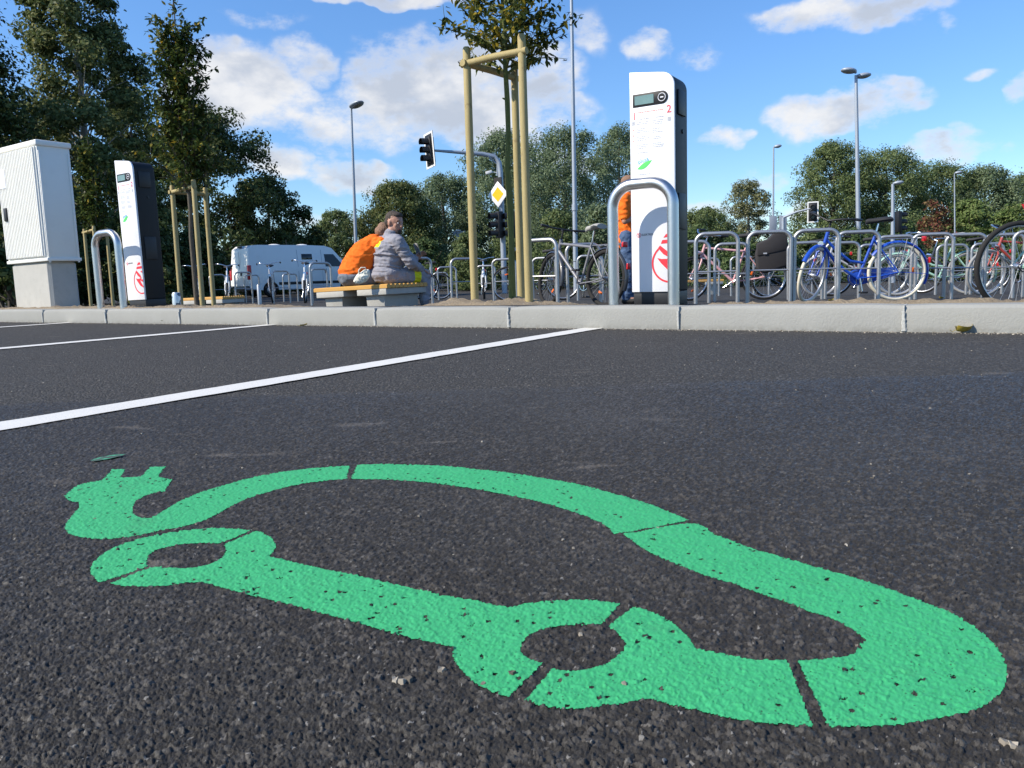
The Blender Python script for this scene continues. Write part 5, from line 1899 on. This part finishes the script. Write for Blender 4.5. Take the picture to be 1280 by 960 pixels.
o = mb.build('detector', M_SIGWHITE, None, bevel=.02); o.location = q; o.rotation_euler = (0, R(-14), 0)
tag(o, 'small white camera box left of the signal mast', 'camera')

# signs seen from behind
def pole_sign(name, x, Y, ytop, label, cat, plates, r=.035):
    b2 = gnd(x, Y)
    t = empty(name, b2, 0, label, cat)
    v = pt(x - 1, ytop, Y) - b2
    mb = MB(); mb.tube([(0, 0, -.2), v], r, 10); mb.build('pole', M_LAMPPOLE, t, smooth=50)
    for fn in plates:
        fn(t, v)
    return t
def tri_back(t, v):
    mb = MB(); mb.prism([(-.46, .06), (.46, .06), (0, -.74)], -.05, -.03, 0, Matrix.Translation(v)); mb.build('plate', M_SIGNB, t, bevel=.004)
    mb = MB(); mb.box(v + Vector((-.04, -.10, .10)), (.34, .12, .08)); mb.build('lamp_head', M_SIGWHITE, t, bevel=.02)
pole_sign('yield_sign', 574.5, 52, 290, 'grey back of a triangular road sign on a thin pole', 'road sign', [tri_back])
def rnd(t, v):
    mb = MB(); mb.tube([v + Vector((0, -.03, -.25)), v + Vector((0, -.05, -.25))], .27, 24); mb.build('round_plate', M_SIGNW, t, smooth=30)
    mb = MB(); mb.box(v + Vector((0, -.04, -.70)), (.46, .015, .30)); mb.build('lower_plate', M_SIGNW, t)
pole_sign('round_sign', 551, 58, 316, 'pale round traffic sign with a small plate below', 'road sign', [rnd])
def boards(t, v):
    for dx in (-.13, .38):
        mb = MB(); mb.box(v + Vector((dx, -.06, -.48)), (.38, .03, .96)); mb.build('board', M_SIGNB, t, bevel=.004)
    mb = MB(); mb.box(v + Vector((.40, -.06, -1.3)), (.34, .03, .38)); mb.build('lower_plate', M_SIGNW, t)
pole_sign('board_sign', 970, 40, 270, 'pair of grey upright sign boards on a pole below the thin lamp', 'road sign', [boards], .05)
# far signal on an arm
Yf = 38.0
b_ = gnd(979, Yf)
t = empty('traffic_signal', b_, 0, 'far traffic signal hanging on an arm right of the grey sign boards', 'traffic signal')
a0 = pt(979, 272, Yf) - b_; a1 = pt(1014, 260.5, Yf - .5) - b_
mb = MB(); mb.tube([Vector((0, 0, -.2)), a0 * .5, a0], .08, 10); mb.tube([a0, a0.lerp(a1, .5) + Vector((0, 0, .06)), a1], [.055, .05, .04], 8); mb.build('mast', M_LAMPPOLE, t, smooth=50)
signal_head(t, pt(1016, 265, Yf - .6) - b_, R(245), True, .76)
# black signal beside the thick post
Yf = 27.5
b_ = gnd(1126, Yf)
t = empty('traffic_signal', b_, 0, 'black traffic signal beside the short thick grey post', 'traffic signal')
a0 = pt(1126, 290, Yf) - b_
mb = MB(); mb.tube([Vector((0, 0, -.2)), a0], .05, 10); mb.build('mast', M_SIGBLACK, t, smooth=50)
signal_head(t, pt(1125, 277, Yf) - b_, R(8), False, .76)
# yield sign at the right edge
def tri_front(t, v):
    mb = MB(); mb.prism([(-.46, .06), (.46, .06), (0, -.74)], -.05, -.03, 0, Matrix.Translation(v)); mb.build('plate', M_REFLECT_R, t, bevel=.004)
    mb = MB(); mb.prism([(-.30, -.03), (.30, -.03), (0, -.55)], -.055, -.051, 0, Matrix.Translation(v)); mb.build('white_field', M_SIGNW, t)
pole_sign('yield_sign', 1294, 26, 257, 'red and white triangular yield sign at the right edge', 'road sign', [tri_front])
# white reflector posts among the trees are left to the bushes

# ================================================================== van
def van(base, rz):
    """x forward along the van, y to its left; origin at the rear right ground corner"""
    t = empty('van', base, rz, 'white panel van parked behind the left bicycle hoops', 'van')
    L, Wd, H = 5.6, 2.0, 2.42
    side = [(.05, .38), (.0, .62), (.02, 1.2), (.10, 2.25), (.28, H - .02), (.6, H), (3.0, H), (4.0, H - .03), (4.4, H - .14), (5.0, 1.62), (5.17, 1.34), (5.8, 1.14), (6.03, .86), (6.07, .5), (5.95, .36), (5.5, .33)]
    def wheel_arch(xc, r):
        return [(xc + r * math.cos(a), .33 + r * math.sin(a)) for a in [i * math.pi / 10 for i in range(0, 11)]]
    po = side + wheel_arch(5.1, .40) + [(4.65, .33)] + wheel_arch(1.05, .40) + [(.6, .35)]
    vs_, fs = [], []
    mb = MB()
    n = len(po)
    def inset(z):
        return .0 if z < 1.1 else (.16 * ((z - 1.1) / 1.3) ** 1.4)
    for (yy, sg) in ((0, 1), (Wd, -1)):
        for (x, z) in po:
            vs_.append((x, yy + sg * inset(z), z))
    tri = tessellate_polygon([[Vector((p[0], p[1], 0)) for p in po]])
    fs = [(i, (i + 1) % n, n + (i + 1) % n, n + i) for i in range(n)] + [tuple(q) for q in tri] + [tuple(n + i for i in reversed(q)) for q in tri]
    mb.add(vs_, fs)
    mb.build('body', M_VAN, t, bevel=.05, smooth=28, seg=3)
    def sidebox(nm, x, z, sx, sz, mat, proud=.006, bev=.0, par=t):
        y = inset(z) - proud / 2
        sl = math.atan2(inset(z + .1) - inset(z - .1), .2)
        mb = MB(); mb.box((0, 0, 0), (sx, .02, sz), 0, Matrix.Translation((x, y + .006, z)) @ Matrix.Rotation(-sl, 4, 'X'))
        return mb.build(nm, mat, par, bevel=bev)
    sidebox('side_window', 3.0, 1.86, .56, .27, M_GLASS, .012, .01)
    mb = MB()
    z0, z1 = 1.38, 1.98
    mb.add([(3.97, inset(z0) - .012, z0), (4.97, inset(z0) - .012, z0), (4.45, inset(z1) - .012, z1), (3.94, inset(z1) - .012, z1), (3.97, inset(z0) + .01, z0), (4.97, inset(z0) + .01, z0), (4.45, inset(z1) + .01, z1), (3.94, inset(z1) + .01, z1)], [(0, 1, 2, 3), (7, 6, 5, 4), (0, 4, 5, 1), (1, 5, 6, 2), (2, 6, 7, 3), (3, 7, 4, 0)])
    mb.build('front_window', M_GLASS, t)
    M_GAP = M_BLACK
    for x in (2.5, 3.78):
        mb = MB()
        for za, zb_ in ((.5, 1.1), (1.1, 1.7), (1.7, 2.2)):
            mb.add([(x - .008, inset(za) - .004, za), (x + .008, inset(za) - .004, za), (x + .008, inset(zb_) - .004, zb_), (x - .008, inset(zb_) - .004, zb_), (x - .008, inset(za) + .02, za), (x + .008, inset(za) + .02, za), (x + .008, inset(zb_) + .02, zb_), (x - .008, inset(zb_) + .02, zb_)], [(0, 1, 2, 3), (7, 6, 5, 4), (0, 4, 5, 1), (1, 5, 6, 2), (2, 6, 7, 3), (3, 7, 4, 0)])
        mb.build('door_gap', M_SIGNB, t)
    sidebox('door_handle', 3.95, 1.16, .10, .22, M_BLACK, .03, .02)
    sidebox('sill_trim', 3.05, .62, 3.2, .13, M_BLACK, .02, .01)
    for yy in (.064, Wd - .064):
        mb = MB(); mb.box((.055, yy, 1.16), (.17, .16, .66)); tl = mb.build('tail_light', M_REFLECT_R, t, bevel=.03)
        mb = MB(); mb.box((-.012, yy, 1.05), (.012, .10, .18)); mb.build('indicator', M_REFLECT_O, tl)
    mb = MB()
    for yy in (Wd * .5,):
        mb.box((.03, yy, 1.35), (.012, .02, 1.6))
    mb.build('rear_door_gap', M_SIGNB, t)
    mb = MB(); mb.box((.0, .82, 1.12), (.05, .05, .22)); mb.build('rear_handle', M_BLACK, t, bevel=.01)
    mb = MB(); mb.box((.0, Wd / 2, .45), (.16, Wd - .06, .20)); mb.build('rear_bumper', M_BLACK, t, bevel=.04)
    mb = MB(); mb.box((6.05, Wd / 2, .48), (.14, Wd - .1, .30)); mb.build('front_bumper', M_BLACK, t, bevel=.05)
    mb = MB(); mb.box((.10, Wd / 2, H - .08), (.10, .34, .07)); mb.build('brake_light', M_BLACK, t, bevel=.02)
    for x in (1.75, 3.2):
        mb = MB(); mb.ball((x, .9, H - .005), (.32, .30, .09), 18); mb.build('roof_vent', M_VAN, t)
    mb = MB(); mb.tube([(2.3, .7, H - .05), (2.3, .7, H + .28)], .012, 6); mb.build('aerial', M_BLACK, t)
    for xc in (1.05, 5.1):
        for yy in (.12, Wd - .12):
            w = MB(); w.ring((xc, yy, .335), .24, .095, 32, 10); w.tube([(xc, yy - .06, .335), (xc, yy + .06, .335)], .20, 20)
            wo = w.build('wheel', M_TYRE, t, smooth=50)
            mb = MB(); mb.tube([(xc, yy - .11 if yy < 1 else yy + .11, .335), (xc, yy - .07 if yy < 1 else yy + .07, .335)], [.12, .19], 20)
            mb.build('rim', M_GALV, wo, smooth=40)
    # dark recess under the body
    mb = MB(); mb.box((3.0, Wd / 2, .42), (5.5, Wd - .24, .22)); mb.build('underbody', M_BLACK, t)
    return t
pv = gnd(313, 35.5)
van(pv, R(43))

# ================================================================== people
def sculpt(name, shapes, mat, parent, voxel=.012, smooth=4, mats=None, assign=None, rough=0.0, rscale=(14, 14, 30)):
    """one continuous surface grown round tapered limbs: shapes are (p0, r0, p1, r1) or ('e', centre, radii[, euler])"""
    mb = MB()
    for s_ in shapes:
        if s_[0] == 'e':
            M = Matrix.Translation(s_[1]) @ (Euler(s_[3]).to_matrix().to_4x4() if len(s_) > 3 else Matrix())
            mb.ball((0, 0, 0), s_[2], 18, 0, M)
        else:
            p0, r0, p1, r1 = s_
            p0, p1 = Vector(p0), Vector(p1)
            mb.ball(p0, r0, 14); mb.ball(p1, r1, 14)
            mb.tube([p0, p1], [r0, r1], 14)
    me = bpy.data.meshes.new(name)
    me.from_pydata(mb.v, [], mb.f)
    bm = bmesh.new(); bm.from_mesh(me); bmesh.ops.recalc_face_normals(bm, faces=bm.faces); bm.to_mesh(me); bm.free()
    tmp = bpy.data.objects.new(name + '_src', me)
    COL.objects.link(tmp)
    rm = tmp.modifiers.new('r', 'REMESH'); rm.mode = 'VOXEL'; rm.voxel_size = voxel
    sm = tmp.modifiers.new('s', 'SMOOTH'); sm.iterations = smooth; sm.factor = .5
    dg = bpy.context.evaluated_depsgraph_get()
    out = bpy.data.meshes.new_from_object(tmp.evaluated_get(dg))
    bpy.data.objects.remove(tmp)
    out.name = name
    out.materials.clear()
    for m_ in (mats or [mat]):
        out.materials.append(m_)
    if rough:
        nrm = [v.normal.copy() for v in out.vertices]
        for v, n_ in zip(out.vertices, nrm):
            q = Vector((v.co.x * rscale[0], v.co.y * rscale[1], v.co.z * rscale[2]))
            w_ = 1 - abs(mnoise.noise(q + mnoise.noise_vector(q * .4) * 1.3)) * 2
            v.co += n_ * rough * (w_ - .5 + .4 * mnoise.noise(q * 2.3))
    out.polygons.foreach_set('use_smooth', [True] * len(out.polygons))
    if assign:
        for f in out.polygons:
            f.material_index = assign(f.center)
    o = bpy.data.objects.new(name, out)
    COL.objects.link(o)
    o.parent = parent
    return o

M_SKIN = simple('skin', (.42, .22, .15), .55, 0, .12, 14)
M_HAIRG = simple('greying_hair', (.055, .042, .034), .8, 0, .5, 60, bump=.5, bscale=220)
M_HAIRB = simple('brown_hair', (.24, .14, .09), .8, 0, .4, 60, bump=.5, bscale=220)
M_BEARD = simple('beard', (.045, .032, .026), .9, 0, .3, 60)
M_EYE = simple('eye_white', (.55, .5, .46), .3)
M_LIP = simple('lip', (.30, .11, .09), .5)
def cloth(name, col):
    m, nt, b = new_mat(name)
    tc = nt.n('ShaderNodeTexCoord').outputs['Object']
    nt.l(nt.mix(nt.noise(9, 5, .6, tc), tuple(c * .86 for c in col), tuple(min(1, c * 1.12) for c in col)), b.inputs['Base Color'])
    b.inputs['Roughness'].default_value = .9
    b.inputs['Specular IOR Level'].default_value = .2
    wv = nt.n('ShaderNodeTexWave'); wv.inputs['Scale'].default_value = 3.2; wv.inputs['Distortion'].default_value = 9; wv.inputs['Detail'].default_value = 3
    mp = nt.n('ShaderNodeMapping'); mp.inputs['Rotation'].default_value = (.3, 1.2, .2); nt.l(tc, mp.inputs[0]); nt.l(mp.outputs[0], wv.inputs['Vector'])
    hh = nt.math('ADD', wv.outputs['Fac'], nt.noise(16, 4, .6, tc))
    nt.l(nt.bump(hh, .55, .02), b.inputs['Normal'])
    return m
C_GREY = cloth('grey_workwear', (.29, .285, .315))
C_HIVIS = cloth('yellow_band', (.75, .74, .03))
C_ORANGE = cloth('orange_shirt', (.86, .165, .018))
C_TROUSER = cloth('grey_blue_trousers', (.16, .18, .21))
C_JEANS = cloth('blue_jeans', (.075, .12, .21))
C_SHOE = simple('dark_shoe', (.03, .028, .026), .7)
C_PAPER = simple('newspaper', (.24, .235, .22), .9, 0, .5, 50)
C_BAG = simple('cream_bag', (.80, .78, .64), .8, 0, .12, 20, bump=.5, bscale=40)

def head_shapes(c, yaw, pitch, s_=1.0):
    """skull, jaw, nose, ears as shapes; c is the head centre"""
    Mh = Matrix.Translation(c) @ Matrix.Rotation(yaw, 4, 'Z') @ Matrix.Rotation(pitch, 4, 'Y') @ Matrix.Scale(s_, 4)
    P = lambda *a: Mh @ Vector(a)
    eul = (Matrix.Rotation(yaw, 3, 'Z') @ Matrix.Rotation(pitch, 3, 'Y')).to_euler()
    sh = [('e', P(-.008, 0, .035), (.100 * s_, .078 * s_, .090 * s_), eul), ('e', P(.028, 0, -.045), (.066 * s_, .062 * s_, .072 * s_), eul),
          (P(.055, 0, -.085), .030 * s_, P(.04, 0, -.07), .045 * s_),
          (P(.088, 0, .025), .012 * s_, P(.108, 0, -.016), .017 * s_),
          ('e', P(.078, 0, .034), (.022 * s_, .052 * s_, .014 * s_), eul),
          ('e', P(.076, 0, -.050), (.022 * s_, .028 * s_, .016 * s_), eul)]
    for sg in (-1, 1):
        sh.append(('e', P(-.005, sg * .080, .0), (.022 * s_, .012 * s_, .036 * s_), eul))
        sh.append(('e', P(.058, sg * .040, -.012), (.024 * s_, .020 * s_, .020 * s_), eul))
    return sh, Mh

def face_details(par, Mh, beard=True, s_=1.0):
    for sg in (-1, 1):
        mb = MB(); mb.ball(Mh @ Vector((.081, sg * .031, .014)), .0105 * s_, 10); e = mb.build('eye', M_EYE, par)
        mb = MB(); mb.ball(Mh @ Vector((.0895, sg * .031, .013)), .0052 * s_, 8); mb.build('pupil', M_BEARD, e)
        mb = MB(); mb.tube([Mh @ Vector((.087, sg * .014, .036)), Mh @ Vector((.090, sg * .032, .042)), Mh @ Vector((.078, sg * .052, .036))], .0055 * s_, 6); mb.build('eyebrow', M_BEARD, par)
    mb = MB(); mb.tube([Mh @ Vector((.088, -.024, -.052)), Mh @ Vector((.098, 0, -.050)), Mh @ Vector((.088, .024, -.052))], .006 * s_, 6); mb.build('mouth', M_LIP, par)

def hand_shapes(wrist, d, palm_n, side, curl=.5):
    """palm, four fingers of unequal length and a thumb; d: pointing direction, palm_n: out of the palm"""
    d, n_ = Vector(d).normalized(), Vector(palm_n).normalized()
    w = d.cross(n_).normalized() * side
    wrist = Vector(wrist)
    sh = []
    pc = wrist + d * .05
    for k in (-1, 0, 1):
        sh.append((wrist + w * k * .018, .020, wrist + d * .088 + w * k * .026, .0145))
    for i, (o_, L) in enumerate(((.033, .068), (.011, .078), (-.011, .073), (-.032, .056))):
        b0 = wrist + d * .088 + w * o_
        d1 = (d + n_ * curl * .45).normalized(); d2 = (d + n_ * curl * 1.3).normalized(); d3 = (d * .6 + n_ * curl * 2).normalized()
        p1 = b0 + d1 * L * .48; p2 = p1 + d2 * L * .32; p3 = p2 + d3 * L * .24
        sh += [(b0, .0100, p1, .0092), (p1, .0092, p2, .0085), (p2, .0085, p3, .0072)]
    t0 = wrist + d * .028 + w * .026
    t1 = t0 + (d * .6 + w * .75 + n_ * .3).normalized() * .042
    t2 = t1 + (d * .95 + w * .3 + n_ * .4).normalized() * .034
    sh += [(t0, .014, t1, .0115), (t1, .0115, t2, .009)]
    return sh

V = Vector
# ---------- heavy man in grey workwear, sitting on the bench end, looking round -------------
BC = pt(484, 354.7, YB)
seat = BC + N * .37 + K * .38 + Vector((0, 0, -.004))
g = empty('person', seat, R(40), 'man in grey workwear with yellow bands sitting at the bench end, holding a newspaper', 'person', 'people')
hip = .105
RS, RE, RW = V((.095, -.205, .505)), V((.235, -.275, .245)), V((.45, -.175, .165))
LS, LE, LW = V((.115, .205, .505)), V((.30, .255, .255)), V((.53, .09, .315))
HC = V((.185, -.015, .735))
hs, Mh = head_shapes(HC, R(-74), R(12), 1.12)
legs = []
for sg in (-1, 1):
    hp, kn, an = V((.02, sg * .10, .10)), V((.50, sg * .155, .085)), V((.49, sg * .15, -.30))
    legs.append((hp, kn, an))
body = [('e', V((.035, 0, .13)), (.155, .185, .12)), ('e', V((.085, 0, .27)), (.175, .185, .17)), ('e', V((.085, 0, .42)), (.145, .19, .14)),
        (V((.10, -.15, .50)), .075, V((.11, .15, .50)), .075), (V((.115, 0, .53)), .065, HC - V((.03, 0, .07)), .06)]
body += [(RS, .066, RE, .052), (RE, .050, RW, .034), (LS, .066, LE, .052), (LE, .050, LW, .034)]
for hp, kn, an in legs:
    body += [(hp, .092, kn, .064), (kn, .060, an, .042), (an, .04, an + V((.14, 0, -.04)), .032)]
hr = hand_shapes(RW, V((.85, -.1, -.45)), V((-.25, 0, -1)), -1, .35)
hl = hand_shapes(LW, V((.7, -.2, .45)), V((.3, -.8, -.2)), 1, .8)
sculpt('body', body + hs + hr + hl, M_SKIN, g, .0085, 3)
bo = [o for o in g.children if o.name.startswith('body')][0]
face_details(g, Mh, s_=1.12)
# beard and hair
eu = (Matrix.Rotation(R(-74), 3, 'Z') @ Matrix.Rotation(R(12), 3, 'Y')).to_euler()
sculpt('beard', [('e', Mh @ V((.058, 0, -.088)), (.048, .05, .042), eu), ('e', Mh @ V((.083, 0, -.066)), (.022, .034, .020), eu)], M_BEARD, g, .008, 2, rough=.004, rscale=(60, 60, 60))
sculpt('hair', [('e', Mh @ V((-.024, 0, .058)), (.107, .088, .084), eu), ('e', Mh @ V((-.060, 0, .005)), (.068, .084, .075), eu), ('e', Mh @ V((.030, 0, .095)), (.062, .070, .036), eu)], M_HAIRG, g, .008, 2, rough=.007, rscale=(60, 60, 40))
jacket = [('e', V((.030, 0, .13)), (.168, .200, .12)), ('e', V((.085, 0, .27)), (.185, .198, .18)), ('e', V((.080, 0, .43)), (.152, .210, .145)),
          (V((.09, -.155, .505)), .092, V((.10, .155, .505)), .092), (V((.10, 0, .54)), .085, V((.135, -.005, .615)), .073)]
jacket += [(RS, .086, RE, .074), (RE, .074, RW - (RW - RE) * .10, .050), (LS, .086, LE, .074), (LE, .074, LW - (LW - LE) * .02, .050)]
# soft folds across the back and sleeves
for z_, rr in ((.20, .202), (.335, .205)):
    jacket.append(('e', V((.075, 0, z_)), (rr - .012, .206, .026), (0, R(9), 0)))
for f_ in (.35, .6, .85):
    jacket.append(('e', RS.lerp(RE, f_), (.088 - .01 * f_, .088 - .01 * f_, .02), (R(20), R(-30), 0)))
sculpt('jacket', jacket, C_GREY, g, .009, 3, [C_GREY, C_HIVIS], rough=.012, rscale=(7, 7, 17), assign=lambda c: 1 if (c.x < .04 and .45 < c.z < .54 and c.y > -.05 and c.y < .17) else 0)
tr = [('e', V((.02, 0, .10)), (.175, .20, .105))]
for hp, kn, an in legs:
    tr += [(hp, .115, kn, .084), (kn, .084, an + V((0, 0, .06)), .062)]
    tr.append(('e', hp.lerp(kn, .45), (.03, .108, .108), (0, 0, .2)))
sculpt('trousers', tr, C_GREY, g, .010, 3, [C_GREY, C_HIVIS], rough=.010, rscale=(14, 9, 9), assign=lambda c: 1 if (.315 < c.x < .40 and c.z > -.05) else 0)
for hp, kn, an in legs:
    sculpt('shoe', [(an + V((-.02, 0, -.045)), .052, an + V((.16, 0, -.055)), .043)], C_SHOE, g, .012, 3)
# newspaper held up in his far hand
mb = MB()
vs_, fs = [], []
for i in range(7):
    for j in range(5):
        u, v = i / 6, j / 4
        vs_.append((.0 + .03 * math.sin(u * 5 + v * 2), (u - .5) * .22, v * .25 + .02 * math.sin(u * 6)))
for i in range(6):
    for j in range(4):
        fs.append((i * 5 + j, i * 5 + j + 1, i * 5 + 6 + j, i * 5 + 5 + j))
mb.add(vs_, fs)
o = mb.build('newspaper', C_PAPER, None, smooth=60)
sol = o.modifiers.new('t', 'SOLIDIFY'); sol.thickness = .012
o.matrix_world = Matrix.Translation(seat) @ Matrix.Rotation(R(40), 4, 'Z') @ Matrix.Translation(LW + V((.06, -.02, .03))) @ Matrix.Rotation(R(-25), 4, 'Z') @ Matrix.Rotation(R(-20), 4, 'Y') @ Matrix.Scale(.62, 4)
tag(o, 'folded grey newspaper in the hand of the man in grey', 'newspaper')

# ---------- man in orange, bent forward, back to us ---------------------------------------
seat2 = pt(442, 357.5, YB + .55)
g = empty('person', seat2, R(34), 'man in orange shirt bent forward on the bench behind the man in grey', 'person', 'people')
HC = V((.40, .0, .56))
hs, Mh = head_shapes(HC, R(-10), R(48), 1.08)
RS, RE, RW = V((.285, -.19, .455)), V((.42, -.25, .20)), V((.58, -.10, .12))
LS, LE, LW = V((.285, .19, .455)), V((.43, .25, .20)), V((.58, .10, .12))
legs = [(V((.02, sg * .10, .09)), V((.47, sg * .14, .085)), V((.45, sg * .13, -.27))) for sg in (-1, 1)]
body = [('e', V((.02, 0, .12)), (.14, .17, .11)), (V((.05, 0, .18)), .15, V((.16, 0, .34)), .15), (V((.16, 0, .34)), .145, V((.27, 0, .43)), .12),
        (V((.275, -.14, .45)), .07, V((.275, .14, .45)), .07), (V((.28, 0, .46)), .065, HC - V((.05, 0, .05)), .058)]
body += [(RS, .06, RE, .046), (RE, .044, RW, .031), (LS, .06, LE, .046), (LE, .044, LW, .031)]
for hp, kn, an in legs:
    body += [(hp, .085, kn, .06), (kn, .056, an, .04), (an, .04, an + V((.14, 0, -.04)), .032)]
body += hand_shapes(RW, V((.8, .4, -.3)), V((0, 0, -1)), -1, .8) + hand_shapes(LW, V((.8, -.4, -.3)), V((0, 0, -1)), 1, .8)
sculpt('body', body + hs, M_SKIN, g, .0095, 3)
face_details(g, Mh, s_=1.08)
eu = (Matrix.Rotation(R(-10), 3, 'Z') @ Matrix.Rotation(R(48), 3, 'Y')).to_euler()
sculpt('hair', [('e', Mh @ V((-.028, 0, .050)), (.104, .088, .078), eu), ('e', Mh @ V((-.05, 0, .0)), (.070, .084, .062), eu)], M_HAIRB, g, .008, 2, rough=.006, rscale=(60, 60, 40))
sh = [('e', V((.01, 0, .16)), (.165, .20, .10)), (V((.04, 0, .18)), .178, V((.155, 0, .34)), .175), (V((.155, 0, .34)), .172, V((.27, 0, .43)), .145),
      (V((.27, -.14, .45)), .088, V((.27, .14, .45)), .088), (V((.28, 0, .47)), .078, V((.33, 0, .505)), .066)]
sh += [(RS, .080, RS.lerp(RE, .85), .068), (LS, .080, LS.lerp(LE, .85), .068)]
sculpt('shirt', sh, C_ORANGE, g, .009, 3, rough=.011, rscale=(8, 8, 15))
tr = [('e', V((.0, 0, .09)), (.17, .195, .105))]
for hp, kn, an in legs:
    tr += [(hp, .108, kn, .078), (kn, .078, an + V((0, 0, .05)), .058)]
sculpt('trousers', tr, C_TROUSER, g, .010, 3, rough=.010, rscale=(14, 9, 9))
for hp, kn, an in legs:
    sculpt('shoe', [(an + V((-.02, 0, -.045)), .05, an + V((.16, 0, -.055)), .042)], C_SHOE, g, .012, 3)

g.scale = (1.1, 1.1, 1.1)

# cream cloth bag on the bench between the men
q = pt(455, 350, YB + .05)
o = sculpt('bag', [('e', V((0, 0, .0)), (.135, .06, .085), (0, R(-18), 0)), ('e', V((.06, 0, .045)), (.09, .05, .06), (0, R(-30), 0)), ('e', V((-.08, 0, -.035)), (.07, .055, .045))], C_BAG, None, .008, 2, rough=.012, rscale=(18, 18, 12))
o.location = q + Vector((-.02, 0, .03)); o.rotation_euler = (0, R(-12), R(5)); o.scale = (.72, .72, .72)
tag(o, 'cream cloth bag with a loop handle lying on the bench between the men', 'bag')
mb = MB(); mb.tube([(-.03, -.03, .07), (-.02, -.045, .12), (.03, -.05, .155), (.09, -.045, .14), (.10, -.03, .08)], .010, 8); mb.build('handle', C_BAG, o)

# ---------- man in orange standing behind the near column ----------------------------------
Yp = 10.6
feet = gnd(786, Yp)
g = empty('person', feet, R(-20), 'man in orange shirt and jeans standing half hidden behind the near charging column', 'person', 'people')
hp_z = .93
hs, Mh = head_shapes(V((.03, 0, 1.63)), R(0), R(8))
RS, RE, RW = V((0, -.20, 1.42)), V((.01, -.25, 1.13)), V((.22, -.12, 1.20))
LS, LE, LW = V((0, .20, 1.42)), V((.04, .25, 1.13)), V((.24, .08, 1.22))
legs = [(V((0, sg * .10, .92)), V((.03, sg * .11, .50)), V((-.01, sg * .11, .09))) for sg in (-1, 1)]
body = [('e', V((0, 0, .95)), (.12, .165, .12)), (V((0, 0, 1.0)), .13, V((.01, 0, 1.2)), .135), ('e', V((.01, 0, 1.32)), (.12, .17, .15)), (V((0, -.13, 1.42)), .07, V((0, .13, 1.42)), .07), (V((0, 0, 1.44)), .06, V((.02, 0, 1.58)), .056)]
body += [(RS, .055, RE, .044), (RE, .042, RW, .030), (LS, .055, LE, .044), (LE, .042, LW, .030)]
for hp, kn, an in legs:
    body += [(hp, .088, kn, .06), (kn, .058, an, .04), (an, .04, an + V((.15, 0, -.05)), .032)]
body += hand_shapes(RW, V((.8, .5, .2)), V((0, .6, -.6)), -1, .8) + hand_shapes(LW, V((.8, -.5, .2)), V((0, -.6, -.6)), 1, .8)
sculpt('body', body + hs, M_SKIN, g, .0095, 3)
face_details(g, Mh)
sculpt('hair', [('e', Mh @ V((-.022, 0, .058)), (.104, .087, .080)), ('e', Mh @ V((-.05, 0, .01)), (.068, .084, .066))], M_HAIRB, g, .008, 2, rough=.006, rscale=(60, 60, 40))
sh = [('e', V((0, 0, .88)), (.150, .195, .11)), (V((0, 0, .86)), .148, V((0, 0, 1.05)), .150), (V((0, 0, 1.02)), .155, V((.01, 0, 1.2)), .158), ('e', V((.01, 0, 1.32)), (.145, .19, .165)), (V((0, -.13, 1.42)), .085, V((0, .13, 1.42)), .085), (V((0, 0, 1.44)), .074, V((.01, 0, 1.50)), .066)]
sh += [(RS, .075, RS.lerp(RE, .8), .066), (LS, .075, LS.lerp(LE, .8), .066)]
sculpt('shirt', sh, C_ORANGE, g, .010, 3, rough=.010, rscale=(8, 8, 15))
tr = [('e', V((0, 0, .92)), (.135, .175, .10))]
for hp, kn, an in legs:
    tr += [(hp, .105, kn, .078), (kn, .078, an, .066)]
sculpt('jeans', tr, C_JEANS, g, .010, 3, rough=.010, rscale=(9, 9, 14))
for hp, kn, an in legs:
    sculpt('shoe', [(an + V((-.03, 0, -.04)), .05, an + V((.17, 0, -.05)), .042)], C_SHOE, g, .012, 3)

g.scale = (.975, .975, .975)
